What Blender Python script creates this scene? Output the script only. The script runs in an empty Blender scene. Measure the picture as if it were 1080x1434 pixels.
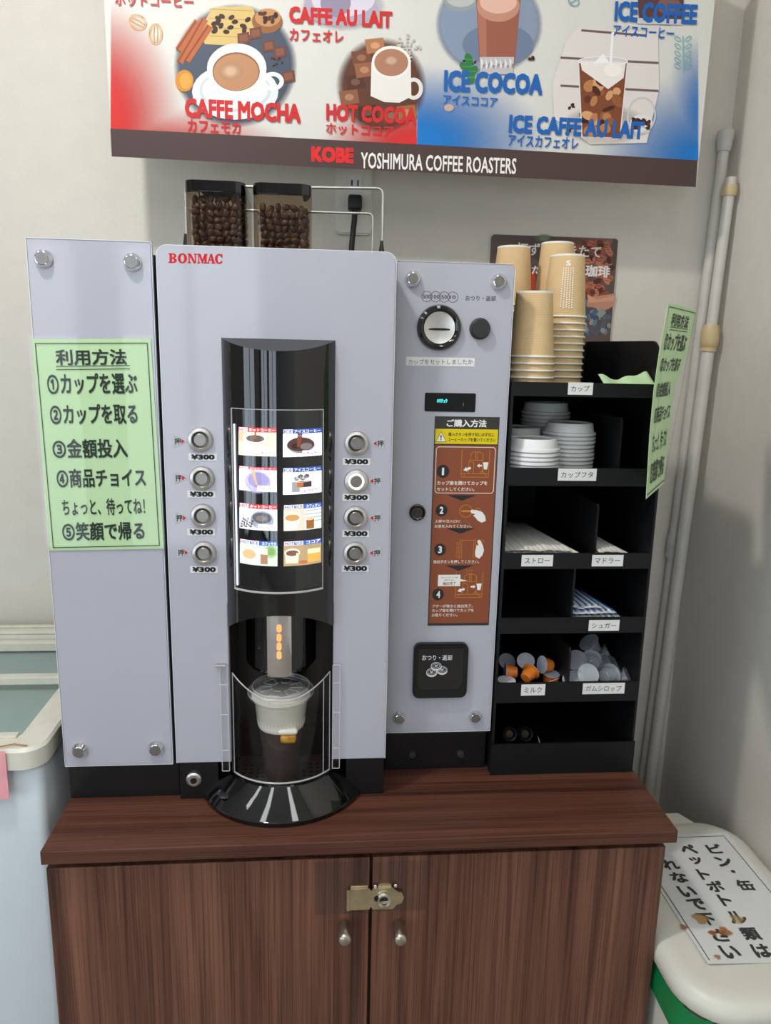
import bpy, bmesh, math, random
from mathutils import Vector, Matrix, noise
random.seed(7)
SC = bpy.context.scene
COL = SC.collection
PI = math.pi
ZC = 0.80                                    # worktop height; z = 0 is the floor

# ------------------------------------------------------------------ camera
CAM = Vector((-0.1245, -0.9733, 1.4350))
YAW, PITCH, ROLL, FPX = math.radians(-4.924), math.radians(-11.886), math.radians(1.2424), 1034.5
FW = Vector((-math.sin(YAW)*math.cos(PITCH), math.cos(YAW)*math.cos(PITCH), math.sin(PITCH)))
_r = Vector((math.cos(YAW), math.sin(YAW), 0)); _u = _r.cross(FW)
RT = _r*math.cos(ROLL) + _u*math.sin(ROLL); UP = _u*math.cos(ROLL) - _r*math.sin(ROLL)
cam = bpy.data.cameras.new('camera'); camo = bpy.data.objects.new('camera', cam); COL.objects.link(camo)
cam.sensor_fit = 'HORIZONTAL'; cam.sensor_width = 36; cam.lens = FPX/1080*36; cam.clip_start = .01
M = Matrix((RT, UP, -FW)).transposed().to_4x4(); M.translation = CAM
camo.matrix_world = M; SC.camera = camo

def at(px, py, **k):
    """measure: the point of the real plane X=, Y= or Z= that the photo shows at (px, py)"""
    d = FW*FPX + RT*(px-540) - UP*(py-717)
    (a, v), = k.items(); i = 'XYZ'.index(a)
    return CAM + d*((v-CAM[i])/d[i])

# ------------------------------------------------------------------ light
w = bpy.data.worlds.new('World'); SC.world = w; w.use_nodes = True
w.node_tree.nodes['Background'].inputs[0].default_value = (.80, .90, 1, 1)
w.node_tree.nodes['Background'].inputs[1].default_value = 3.2
SC.view_settings.view_transform = 'Standard'; SC.view_settings.look = 'None'
SC.view_settings.exposure = 0.0; SC.view_settings.gamma = 1; SC.view_settings.use_curve_mapping = False
SC.cycles.max_bounces = 10; SC.cycles.transparent_max_bounces = 24
SC.cycles.sample_clamp_indirect = 6
def area(name, loc, target, sx, sy, power, col, shape='RECTANGLE', spread=PI):
    l = bpy.data.lights.new(name, 'AREA'); l.shape = shape; l.size = sx; l.size_y = sy
    l.energy = power; l.color = col; l.spread = spread
    o = bpy.data.objects.new(name, l); COL.objects.link(o); o.location = loc
    o.rotation_euler = (Vector(target)-Vector(loc)).to_track_quat('-Z', 'Y').to_euler()
    return o
area('ceiling_spot', (-.60, -.45, 2.50), (-.1, .1, 1.2), .10, .10, 9.8, (1, .97, .91), 'DISK')
for lx_ in (-1.5, -.75, .15): area('added_fill_strip', (lx_, -1.5, 2.56), (lx_, -1.5, 0), .16, 1.9, 6.4, (.95, .97, 1))  # unseen fill lamps, added; strip shape gives glossy black parts their reflected streaks
for i, (x0, x1) in enumerate(((-2.4, -1.5), (-1.35, -.45))):      # sky light portals in the shop windows
    p = area('window_portal', ((x0+x1)/2, -3.52, 1.15), ((x0+x1)/2, 0, 1.15), x1-x0, 1.9, 1, (1, 1, 1))
    p.data.cycles.is_portal = True
p = area('window_portal', (-2.62,-1.85,1.35), (0,-1.85,1.35), 1.5, 1.7, 1, (1,1,1)); p.data.cycles.is_portal = True

# ------------------------------------------------------------------ materials
def lin(c):
    return tuple(((v/255)/12.92 if v/255 <= .04045 else ((v/255+.055)/1.055)**2.4) for v in c)
def mat(name, rgb, rough=.5, metal=0, spec=.5, coat=0, var=.06, nscale=25, bump=0, bscale=200, emit=0, trans=0, stretch=(1,1,1), sss=0):
    m = bpy.data.materials.new(name); m.use_nodes = True
    nt = m.node_tree; b = nt.nodes['Principled BSDF']
    c = lin(rgb)
    tc = nt.nodes.new('ShaderNodeTexCoord'); mp = nt.nodes.new('ShaderNodeMapping'); mp.inputs['Scale'].default_value = stretch
    nt.links.new(tc.outputs['Object'], mp.inputs[0])
    n = nt.nodes.new('ShaderNodeTexNoise'); n.inputs['Scale'].default_value = nscale; n.inputs['Detail'].default_value = 3
    nt.links.new(mp.outputs[0], n.inputs['Vector'])
    r = nt.nodes.new('ShaderNodeValToRGB')
    r.color_ramp.elements[0].position = .3; r.color_ramp.elements[1].position = .7
    r.color_ramp.elements[0].color = tuple(v*(1-var) for v in c)+(1,)
    r.color_ramp.elements[1].color = tuple(min(1, v*(1+var)) for v in c)+(1,)
    nt.links.new(n.outputs['Fac'], r.inputs[0]); nt.links.new(r.outputs[0], b.inputs['Base Color'])
    b.inputs['Roughness'].default_value = rough; b.inputs['Metallic'].default_value = metal
    b.inputs['Specular IOR Level'].default_value = spec; b.inputs['Coat Weight'].default_value = coat
    b.inputs['Coat Roughness'].default_value = .05
    if trans: b.inputs['Transmission Weight'].default_value = trans
    if sss: b.inputs['Subsurface Weight'].default_value = sss; b.inputs['Subsurface Radius'].default_value = (.01, .01, .01)
    if emit: nt.links.new(r.outputs[0], b.inputs['Emission Color']); b.inputs['Emission Strength'].default_value = emit
    if bump:
        n2 = nt.nodes.new('ShaderNodeTexNoise'); n2.inputs['Scale'].default_value = bscale; n2.inputs['Detail'].default_value = 2
        nt.links.new(mp.outputs[0], n2.inputs['Vector'])
        bp = nt.nodes.new('ShaderNodeBump'); bp.inputs['Strength'].default_value = bump; bp.inputs['Distance'].default_value = .002
        nt.links.new(n2.outputs['Fac'], bp.inputs['Height']); nt.links.new(bp.outputs[0], b.inputs['Normal'])
    return m
def clear(name, tint=(1,1,1), gloss=1.0, rough=.02, haze=0.0, hazecol=(1,1,1)):
    """thin clear plastic: transparent with fresnel gloss, optionally a milky haze"""
    m = bpy.data.materials.new(name); m.use_nodes = True; nt = m.node_tree
    for n in list(nt.nodes):
        if n.type != 'OUTPUT_MATERIAL': nt.nodes.remove(n)
    out = nt.nodes['Material Output']
    t = nt.nodes.new('ShaderNodeBsdfTransparent'); t.inputs[0].default_value = tint+(1,)
    g = nt.nodes.new('ShaderNodeBsdfGlossy'); g.inputs['Roughness'].default_value = rough
    f = nt.nodes.new('ShaderNodeLayerWeight'); pw = nt.nodes.new('ShaderNodeMath'); pw.operation = 'POWER'; pw.inputs[1].default_value = 4
    nt.links.new(f.outputs['Facing'], pw.inputs[0])
    mu = nt.nodes.new('ShaderNodeMath'); mu.operation = 'MULTIPLY_ADD'; mu.inputs[1].default_value = .75*gloss; mu.inputs[2].default_value = .045*gloss
    nt.links.new(pw.outputs[0], mu.inputs[0])
    base = t
    if haze:
        d = nt.nodes.new('ShaderNodeBsdfDiffuse'); d.inputs[0].default_value = hazecol+(1,)
        nz = nt.nodes.new('ShaderNodeTexNoise'); nz.inputs['Scale'].default_value = 60
        mr = nt.nodes.new('ShaderNodeMapRange'); mr.inputs[3].default_value = haze*.8; mr.inputs[4].default_value = haze*1.2
        nt.links.new(nz.outputs['Fac'], mr.inputs[0])
        mh = nt.nodes.new('ShaderNodeMixShader'); nt.links.new(mr.outputs[0], mh.inputs[0])
        nt.links.new(t.outputs[0], mh.inputs[1]); nt.links.new(d.outputs[0], mh.inputs[2]); base = mh
    mx = nt.nodes.new('ShaderNodeMixShader')
    nt.links.new(mu.outputs[0], mx.inputs[0]); nt.links.new(base.outputs[0], mx.inputs[1]); nt.links.new(g.outputs[0], mx.inputs[2])
    nt.links.new(mx.outputs[0], out.inputs[0])
    return m
def print_mat(name, emit=0, rough=.45):
    """printed ink: colour and coverage come from the mesh's own colour attribute"""
    m = bpy.data.materials.new(name); m.use_nodes = True; nt = m.node_tree; b = nt.nodes['Principled BSDF']
    a = nt.nodes.new('ShaderNodeVertexColor'); a.layer_name = 'Ink'
    nt.links.new(a.outputs['Color'], b.inputs['Base Color']); nt.links.new(a.outputs['Alpha'], b.inputs['Alpha'])
    b.inputs['Roughness'].default_value = rough; b.inputs['Specular IOR Level'].default_value = .3
    if emit: nt.links.new(a.outputs['Color'], b.inputs['Emission Color']); b.inputs['Emission Strength'].default_value = emit
    return m
def wood(name, axis, dark=(66,40,31), mid=(106,69,55), light=(134,92,72)):
    m = bpy.data.materials.new(name); m.use_nodes = True; nt = m.node_tree; b = nt.nodes['Principled BSDF']
    tc = nt.nodes.new('ShaderNodeTexCoord'); mp = nt.nodes.new('ShaderNodeMapping')
    s = [44, 44, 44]; s[axis] = 1.0; mp.inputs['Scale'].default_value = s
    nt.links.new(tc.outputs['Object'], mp.inputs[0])
    n = nt.nodes.new('ShaderNodeTexNoise'); n.inputs['Scale'].default_value = 1; n.inputs['Detail'].default_value = 6; n.inputs['Roughness'].default_value = .6; n.inputs['Distortion'].default_value = .6
    nt.links.new(mp.outputs[0], n.inputs['Vector'])
    r = nt.nodes.new('ShaderNodeValToRGB'); e = r.color_ramp.elements
    e[0].position = .3; e[0].color = lin(dark)+(1,); e[1].position = .72; e[1].color = lin(light)+(1,)
    x = e.new(.47); x.color = lin(mid)+(1,); x = e.new(.56); x.color = lin(tuple((p+q)/2 for p, q in zip(mid, light)))+(1,)
    nt.links.new(n.outputs['Fac'], r.inputs[0])
    mp2 = nt.nodes.new('ShaderNodeMapping'); s2 = [300, 300, 300]; s2[axis] = 2.2; mp2.inputs['Scale'].default_value = s2
    nt.links.new(tc.outputs['Object'], mp2.inputs[0])
    n2 = nt.nodes.new('ShaderNodeTexNoise'); n2.inputs['Scale'].default_value = 1.6; n2.inputs['Detail'].default_value = 3; nt.links.new(mp2.outputs[0], n2.inputs['Vector'])
    r2 = nt.nodes.new('ShaderNodeValToRGB'); r2.color_ramp.elements[0].position = .36; r2.color_ramp.elements[0].color = (.52,.47,.45,1)
    r2.color_ramp.elements[1].position = .52; r2.color_ramp.elements[1].color = (1,1,1,1); nt.links.new(n2.outputs['Fac'], r2.inputs[0])
    mx = nt.nodes.new('ShaderNodeMix'); mx.data_type = 'RGBA'; mx.blend_type = 'MULTIPLY'; mx.inputs[0].default_value = .8
    nt.links.new(r.outputs[0], mx.inputs[6]); nt.links.new(r2.outputs[0], mx.inputs[7]); nt.links.new(mx.outputs[2], b.inputs['Base Color'])
    b.inputs['Roughness'].default_value = .42; b.inputs['Specular IOR Level'].default_value = .35
    return m
def kraft(name):
    m = mat(name, (222,190,144), .75, var=.04, nscale=40, spec=.2); nt = m.node_tree; b = nt.nodes['Principled BSDF']
    tc = nt.nodes.new('ShaderNodeTexCoord'); sp = nt.nodes.new('ShaderNodeSeparateXYZ'); nt.links.new(tc.outputs['Object'], sp.inputs[0])
    an = nt.nodes.new('ShaderNodeMath'); an.operation = 'ARCTAN2'; nt.links.new(sp.outputs[0], an.inputs[0]); nt.links.new(sp.outputs[1], an.inputs[1])
    def wave(src, k):
        a = nt.nodes.new('ShaderNodeMath'); a.operation = 'MULTIPLY'; a.inputs[1].default_value = k; nt.links.new(src, a.inputs[0])
        s = nt.nodes.new('ShaderNodeMath'); s.operation = 'SINE'; nt.links.new(a.outputs[0], s.inputs[0]); return s
    s1 = wave(sp.outputs[2], 1900); s2 = wave(an.outputs[0], 60)
    ad = nt.nodes.new('ShaderNodeMath'); ad.operation = 'MAXIMUM'; nt.links.new(s1.outputs[0], ad.inputs[0]); nt.links.new(s2.outputs[0], ad.inputs[1])
    bp = nt.nodes.new('ShaderNodeBump'); bp.inputs['Strength'].default_value = .35; bp.inputs['Distance'].default_value = .0006
    nt.links.new(ad.outputs[0], bp.inputs['Height']); nt.links.new(bp.outputs[0], b.inputs['Normal'])
    return m
MT = dict(
    wall=mat('wall_paper', (218,213,203), .9, var=.02, bump=.35, bscale=160, spec=.2),
    floor=mat('floor_tile', (150,140,128), .5), ceiling=mat('ceiling_board', (225,225,220), .9), shop=mat('shop_wall', (150,146,140), .8),
    frame=mat('window_frame', (40,40,42), .4),
    panel=mat('white_glass_panel', (181,182,193), .07, var=.008, spec=.45), paneledge=mat('panel_edge', (235,240,242), .15, var=.01),
    black=mat('black_plastic', (15,16,19), .35, var=.1), blackmat=mat('black_sheet', (17,18,21), .5, var=.08, spec=.3), gloss=mat('gloss_black', (8,8,10), .04, var=.05, spec=.6, coat=.4),
    dark=mat('dark_grey', (46,46,48), .35), cavity=mat('cavity_black', (38,34,32), .22), grid=mat('drip_grid', (96,90,84), .35, metal=.4),
    steel=mat('brushed_steel', (214,211,206), .36, metal=1, var=.08, nscale=60), chrome=mat('chrome', (225,225,225), .08, metal=1),
    cap=mat('brushed_cap', (150,147,143), .38, metal=1, var=.1, nscale=80),
    nickel=mat('satin_nickel', (190,182,170), .3, metal=1), hasp=mat('plated_steel', (205,190,160), .3, metal=1, var=.12, nscale=50),
    darksteel=mat('dark_steel', (96,88,82), .25, metal=1),
    red=mat('red_ink', (205,26,30), .3), white=mat('white_label', (228,228,226), .55, var=.02), grey=mat('sticker_grey', (186,186,190), .4),
    ledr=mat('led_orange', (255,112,62), .3, emit=3.2), ring=mat('lit_ring', (255,250,245), .3, emit=1.6),
    woodv=wood('wood_laminate_upright', 2), woodh=wood('wood_laminate_level', 0, (66,38,29), (92,55,42), (108,67,52)),
    acrylic=clear('clear_acrylic', (.97,.97,.97), .8), acedge=clear('acrylic_edge', (.9,.9,.92), 1.0, .15, .30),
    hopper=clear('smoky_hopper', (.74,.66,.56), .9), cover=clear('menu_cover', (.96,.97,1), .9),
    bean=mat('roast_bean', (74,50,40), .4, var=.35, nscale=90, spec=.5),
    kraft=kraft('kraft_ripple'), cupwhite=mat('paper_rim', (245,242,232), .6, var=.02), lid=mat('white_lid', (236,236,236), .35, var=.01),
    straw=mat('straw_paper', (226,222,214), .7, var=.05), green=mat('pale_green_paper', (190,222,172), .55, var=.02), greenlam=clear('laminate_film', (1,1,1), .6),
    orange=mat('orange_capsule', (214,120,40), .3, var=.05), foil=mat('foil_lid', (196,200,214), .35, var=.1, nscale=150), syrup=clear('clear_capsule', (.93,.95,.97), 1, .08, .22, (.8,.83,.88)),
    pole=mat('pole_white', (206,202,194), .35, var=.04), beige=mat('pole_collar', (205,182,138), .4), polecap=mat('pole_cap', (200,198,196), .5),
    bin=mat('bin_plastic', (222,220,208), .35, var=.02), paper=mat('notice_paper', (226,226,224), .5, var=.02), bag=mat('green_bag', (22,134,74), .25, var=.15),
    frz=mat('freezer_white', (212,222,228), .35, var=.01), rim=mat('freezer_rim', (222,220,208), .4), alu=mat('freezer_rail', (216,214,200), .35),
    frost=mat('frost_inside', (118,126,122), .6, var=.25, nscale=70, bump=.8, bscale=120), fglass=clear('freezer_glass', (.84,.90,.88), 1, .03, .10, (.5,.58,.56)),
    pink=mat('pink_card', (246,170,178), .5), twine=mat('twine', (170,130,80), .9), banner=mat('banner_sheet', (216,214,208), .5, var=.015, bump=.25, bscale=14),
    outlet=mat('outlet_plate', (226,222,212), .35), cord=mat('black_cord', (16,16,16), .5),
    ink=print_mat('printed_ink'), lit=print_mat('backlit_print', .95), tube=print_mat('display_glow', 1.5),
    coffee=mat('iced_coffee', (52,26,18), .12, var=.2), foam=mat('milk_foam', (232,228,214), .5, var=.04), cupclear=clear('clear_cup', (.96,.96,.96), .8, .03, .03),
    lidclear=clear('clear_cup_lid', (.95,.95,.95), .9, .05, .14, (.85,.87,.86)),
    tape=clear('clear_tape', (.93,.93,.93), .5, .35),
    ice=mat('ice_cube', (196,140,40), .1, var=.4, nscale=120), lens=mat('display_window', (10,10,12), .1),
)

# ------------------------------------------------------------------ builders
WL = {}
def thing(name, label, cat, loc=(0,0,0), group=None):
    o = bpy.data.objects.new(name, None); COL.objects.link(o); o.location = loc; o.empty_display_size = .02
    o['label'] = label; o['category'] = cat
    if group: o['group'] = group
    WL[o] = Vector(loc); return o
def tag(o, label, cat, group=None):
    o['label'] = label; o['category'] = cat
    if group: o['group'] = group
    return o
def obj(name, bm, m, parent=None, smooth=None, label=None):
    me = bpy.data.meshes.new(name)
    off = WL[parent] if parent else Vector((0,0,0))
    if parent: bmesh.ops.translate(bm, verts=bm.verts, vec=-off)
    bm.normal_update()
    if smooth is not None:
        for f in bm.faces: f.smooth = True
        for e in bm.edges:
            if len(e.link_faces) == 2 and e.calc_face_angle(0) > math.radians(smooth): e.smooth = False
    bm.to_mesh(me); bm.free()
    for x in (m if isinstance(m, (list, tuple)) else [m]): me.materials.append(x)
    o = bpy.data.objects.new(name, me); COL.objects.link(o)
    if parent: o.parent = parent; WL[o] = off
    else: WL[o] = Vector((0,0,0))
    if label: o['label'] = label
    return o
def recenter(o):
    """put a one-mesh thing's origin at its base"""
    vs = o.data.vertices
    c = Vector([(min(v.co[i] for v in vs)+max(v.co[i] for v in vs))/2 for i in (0,1,2)]); c.z = min(v.co.z for v in vs)
    o.data.transform(Matrix.Translation(-c)); o.location = c; return o
def struct(name, bm, m):
    o = obj(name, bm, m); o['kind'] = 'structure'; return o
def dup(root, loc, rot=None, label=None, group=None):
    r = root.copy(); COL.objects.link(r); r.location = loc
    if rot is not None: r.rotation_euler = rot
    if label: r['label'] = label
    if group: r['group'] = group
    for ch in list(root.children):
        c = ch.copy(); COL.objects.link(c); c.parent = r
        for g in list(ch.children):
            d = g.copy(); COL.objects.link(d); d.parent = c
    return r
def B(): return bmesh.new()
def box(bm, x0, x1, y0, y1, z0, z1, bev=0, seg=2):
    r = bmesh.ops.create_cube(bm, size=1); vs = r['verts']
    for v in vs: v.co = Vector(((x0+x1)/2+v.co.x*(x1-x0), (y0+y1)/2+v.co.y*(y1-y0), (z0+z1)/2+v.co.z*(z1-z0)))
    if bev: bmesh.ops.bevel(bm, geom=list({e for v in vs for e in v.link_edges}), offset=bev, segments=seg, affect='EDGES', profile=.5)
    return bm
def prism(bm, pts, axis, a, b, bev=0):
    """closed outline pts in the two other axes, extruded along axis from a to b"""
    def mk(p, t):
        return Vector({0:(t,p[0],p[1]), 1:(p[0],t,p[1]), 2:(p[0],p[1],t)}[axis])
    v0 = [bm.verts.new(mk(p, a)) for p in pts]; v1 = [bm.verts.new(mk(p, b)) for p in pts]; n = len(pts)
    fs = [bm.faces.new(v0), bm.faces.new(v1[::-1])]
    for i in range(n): fs.append(bm.faces.new((v0[i], v1[i], v1[(i+1)%n], v0[(i+1)%n])))
    bmesh.ops.recalc_face_normals(bm, faces=fs)
    if bev: bmesh.ops.bevel(bm, geom=[e for e in fs[0].edges], offset=bev, segments=2, affect='EDGES')
    return bm
def rrect(x0, x1, y0, y1, r, n=6, corners=(1,1,1,1)):
    """rounded rectangle outline; corners = BL, BR, TR, TL"""
    out = []
    for k, (cx, cy, a) in enumerate(((x0, y0, PI), (x1, y0, 1.5*PI), (x1, y1, 0), (x0, y1, .5*PI))):
        if not corners[k]: out.append((cx, cy)); continue
        mx = cx+r if cx == x0 else cx-r; my = cy+r if cy == y0 else cy-r
        for i in range(n+1):
            t = a+i/n*PI/2; out.append((mx+r*math.cos(t), my+r*math.sin(t)))
    return out
def lathe(bm, prof, c=(0,0,0), axis='Z', n=32, a0=0, a1=2*PI, close=True):
    c = Vector(c); full = abs(a1-a0-2*PI) < 1e-6; cols = n if full else n+1
    def pt(r, h, t):
        x, y = r*math.cos(t), r*math.sin(t)
        return c + Vector({'Z':(x,y,h), 'Y':(x,h,y), 'X':(h,x,y)}[axis])
    rings = []
    for r, h in prof:
        if r < 1e-7: rings.append([bm.verts.new(pt(0, h, 0))]*cols)
        else: rings.append([bm.verts.new(pt(r, h, a0+(a1-a0)*j/n)) for j in range(cols)])
    fs = []
    for i in range(len(prof)-1):
        for j in range(n):
            k = (j+1) % cols
            q = []
            for v in (rings[i][j], rings[i][k], rings[i+1][k], rings[i+1][j]):
                if v not in q: q.append(v)
            if len(q) >= 3: fs.append(bm.faces.new(q))
    bmesh.ops.recalc_face_normals(bm, faces=fs)
    return bm
def tube(bm, pts, r, n=10, cap=True):
    pts = [Vector(p) for p in pts]; rings = []
    rs = r if isinstance(r, (list, tuple)) else [r]*len(pts)
    ref = None
    for i, p in enumerate(pts):
        d = (pts[min(i+1, len(pts)-1)]-pts[max(i-1, 0)]).normalized()
        if ref is None: ref = d.orthogonal().normalized()
        ref = (ref-d*ref.dot(d)).normalized(); b = d.cross(ref)
        rings.append([bm.verts.new(p+(ref*math.cos(2*PI*j/n)+b*math.sin(2*PI*j/n))*rs[i]) for j in range(n)])
    fs = []
    for i in range(len(pts)-1):
        for j in range(n): fs.append(bm.faces.new((rings[i][j], rings[i][(j+1)%n], rings[i+1][(j+1)%n], rings[i+1][j])))
    if cap: fs += [bm.faces.new(rings[0][::-1]), bm.faces.new(rings[-1])]
    bmesh.ops.recalc_face_normals(bm, faces=fs)
    return bm
def bend(pts, r, n=5):
    """round the inner corners of a polyline"""
    pts = [Vector(p) for p in pts]; out = [pts[0]]
    for i in range(1, len(pts)-1):
        a, p, b = pts[i-1], pts[i], pts[i+1]
        u = (a-p).normalized()*r; v = (b-p).normalized()*r
        for k in range(n+1):
            t = k/n; out.append((p+u)*(1-t)**2 + p*2*t*(1-t) + (p+v)*t*t)
    return out+[pts[-1]]
def grid(bm, f, nu, nv):
    vs = [[bm.verts.new(f(i/nu, j/nv)) for j in range(nv+1)] for i in range(nu+1)]
    for i in range(nu):
        for j in range(nv): bm.faces.new((vs[i][j], vs[i+1][j], vs[i+1][j+1], vs[i][j+1]))
    return bm
def solid(bm, t):
    bm.normal_update(); bmesh.ops.solidify(bm, geom=bm.faces[:], thickness=t)
_tx = {}
def text_mesh(s):
    k = s
    if k not in _tx:
        c = bpy.data.curves.new('lettering', 'FONT'); c.body = s; c.resolution_u = 2
        o = bpy.data.objects.new('lettering', c); me = o.to_mesh()
        vs = [(v.co.x, v.co.y) for v in me.vertices]; fs = [tuple(p.vertices) for p in me.polygons]
        o.to_mesh_clear(); bpy.data.objects.remove(o); bpy.data.curves.remove(c); _tx[k] = (vs, fs)
    return _tx[k]
class Art:
    """printed artwork: flat inks lying on a real surface.  q: photo measure -> (u,v) on the surface; f: (u,v,ink height) -> point"""
    def __init__(s, q, f): s.q, s.f, s.o, s.cuts, s.items = q, f, (0,0,1), [], []
    def at(s, ox, oy, k): s.o = (ox, oy, k); return s
    def uv(s, p): return s.q(s.o[0]+p[0]*s.o[2], s.o[1]+p[1]*s.o[2])
    def col(s, c, a=1): return lin(c[:3])+((c[3] if len(c) > 3 else a),)
    def add(s, L, faces): s.items.append((L, len(s.items), faces))
    def face(s, uvs, cols, L): s.add(L, [(uvs, cols)])
    def poly(s, pts, c, L=1):
        cs = [s.col(x) for x in c] if isinstance(c[0], (tuple, list)) else [s.col(c)]*len(pts)
        s.add(L, [([s.uv(p) for p in pts], cs)])
    def rect(s, x0, y0, x1, y1, c, L=1): s.poly([(x0,y0),(x1,y0),(x1,y1),(x0,y1)], c, L)
    def ellpts(s, cx, cy, rx, ry, rot=0, n=28, a0=0, a1=2*PI):
        full = abs(a1-a0-2*PI) < 1e-6; m = n if full else n+1; out = []
        for i in range(m):
            t = a0+(a1-a0)*i/n; x, y = rx*math.cos(t), ry*math.sin(t)
            out.append((cx+x*math.cos(rot)-y*math.sin(rot), cy+x*math.sin(rot)+y*math.cos(rot)))
        return out
    def ell(s, cx, cy, rx, ry, c, L=1, rot=0, n=28): s.poly(s.ellpts(cx,cy,rx,ry,rot,n), c, L)
    def fade(s, cx, cy, rx, ry, c, L=1, core=.8, n=40, cc=None):
        a = s.ellpts(cx,cy,rx*core,ry*core,0,n); b = s.ellpts(cx,cy,rx,ry,0,n)
        fs = [([s.uv(p) for p in a], [s.col(c)]*n)]
        for i in range(n):
            j = (i+1) % n
            fs.append(([s.uv(p) for p in (a[i],a[j],b[j],b[i])], [s.col(c,1), s.col(c,1), s.col(cc or c,0), s.col(cc or c,0)]))
        s.add(L, fs)
    def ring(s, cx, cy, rx, ry, w, c, L=1, rot=0, n=28, a0=0, a1=2*PI): s.line(s.ellpts(cx,cy,rx,ry,rot,n,a0,a1), w, c, L, closed=abs(a1-a0-2*PI)<1e-6)
    def line(s, pts, w, c, L=1, closed=False):
        P = [Vector(p) for p in pts]; n = len(P); k = s.col(c); lr = []
        for i in range(n):
            a = P[i]-P[i-1] if (closed or i > 0) else P[1]-P[0]
            b = P[(i+1)%n]-P[i] if (closed or i < n-1) else P[i]-P[i-1]
            a = a.normalized(); b = b.normalized(); t = (a+b)
            t = t.normalized() if t.length > 1e-3 else a
            nm = Vector((-t.y, t.x)); m = w/2/max(.4, nm.dot(Vector((-a.y, a.x)))); lr.append((s.uv(P[i]-nm*m), s.uv(P[i]+nm*m)))
        s.add(L, [([lr[i][0], lr[(i+1)%n][0], lr[(i+1)%n][1], lr[i][1]], [k]*4) for i in range(n if closed else n-1)])
    def text(s, t, x0, y0, x1, y1, c, L=3, bold=.014, slope=0):
        """fit the words into the measured box; slope = measured rise of the right end"""
        vs, fs = text_mesh(t)
        if not vs: return
        ax, bx_ = min(v[0] for v in vs), max(v[0] for v in vs); ay, by = min(v[1] for v in vs), max(v[1] for v in vs)
        xm, ym = (x0+x1)/2, (y0+y1)/2
        l, r = Vector(s.uv((x0, ym-slope/2))), Vector(s.uv((x1, ym+slope/2))); tp, bt = Vector(s.uv((xm, y0))), Vector(s.uv((xm, y1)))
        ex, ey = (r-l), (tp-bt); mid = (l+r)/2; k = s.col(c)
        ey = ex.orthogonal().normalized()*ey.length*(1 if ex.orthogonal().dot(ey) > 0 else -1)
        sx, sy = 1/(bx_-ax+2*bold), 1/(by-ay+2*bold); cx, cy = (ax+bx_)/2, (ay+by)/2
        for dx, dy in ((-1,-1),(1,-1),(1,1),(-1,1)) if bold else ((0,0),):
            s.add(L, [([tuple(mid+ex*((vs[i][0]-cx+dx*bold)*sx)+ey*((vs[i][1]-cy+dy*bold)*sy)) for i in f], [k]*len(f)) for f in fs])
    def build(s, name, m, parent=None, label=None):
        bm = bmesh.new(); lay = bm.loops.layers.float_color.new('Ink')
        for n, (L, q, faces) in enumerate(sorted(s.items, key=lambda t: t[:2])):
            d = .00015+n*1.2e-6
            for uvs, cols in faces:
                vs = [bm.verts.new((u, v, d)) for u, v in uvs]
                f = bm.faces.new(vs)
                for l, c in zip(f.loops, cols): l[lay] = c
        for u in s.cuts:
            bmesh.ops.bisect_plane(bm, geom=bm.verts[:]+bm.edges[:]+bm.faces[:], plane_co=(u,0,0), plane_no=(1,0,0), dist=1e-6)
        for v in bm.verts: v.co = s.f(*v.co)
        return obj(name, bm, m, parent, label=label)
def front_art(Y):
    return Art(lambda px, py: (lambda p: (p.x, p.z))(at(px, py, Y=Y)), lambda u, v, d: Vector((u, Y-d, v)))

# ------------------------------------------------------------------ room
YW, XW = .48, .64
struct('wall_back', box(B(), -2.6, XW+.1, YW, YW+.1, 0, 2.7), MT['wall'])
struct('wall_right', box(B(), XW, XW+.1, -1.6, YW, 0, 2.7), MT['wall'])
struct('floor', box(B(), -2.6, 2.4, -3.6, YW, -.05, 0), MT['floor'])
struct('ceiling', box(B(), -2.6, 2.4, -3.6, YW, 2.6, 2.7), MT['ceiling'])
bm = B()
for a, b, c, d in ((-3.6,-2.6,0,2.7), (-1.1,YW+.1,0,2.7), (-2.6,-1.1,0,.5), (-2.6,-1.1,2.2,2.7)): box(bm, -2.7, -2.6, a, b, c, d)
struct('wall_left', bm, MT['shop'])
bm = B()
for a, b, c, d in ((-2.6,-2.55,.5,2.2), (-1.15,-1.1,.5,2.2), (-1.87,-1.83,.5,2.2), (-2.6,-1.1,.5,.55), (-2.6,-1.1,2.15,2.2)): box(bm, -2.66, -2.62, a, b, c, d)
struct('window_3', bm, MT['frame'])
bm = B()
for a, b, c, d in ((-2.6,-2.4,0,2.6), (-1.5,-1.35,0,2.6), (-.45,2.4,0,2.6), (-2.4,-1.5,0,.2), (-1.35,-.45,0,.2), (-2.4,-1.5,2.1,2.6), (-1.35,-.45,2.1,2.6)):
    box(bm, a, b, -3.6, -3.5, c, d)
struct('wall_front', bm, MT['shop'])
for i, (a, b) in enumerate(((-2.4,-1.5), (-1.35,-.45))):
    bm = B()
    for x0, x1, z0, z1 in ((a,a+.05,.2,2.1), (b-.05,b,.2,2.1), (a,b,.2,.25), (a,b,2.05,2.1), ((a+b)/2-.02,(a+b)/2+.02,.2,2.1)): box(bm, x0, x1, -3.57, -3.53, z0, z1)
    struct('window_%d' % (i+1), bm, MT['frame'])

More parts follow.
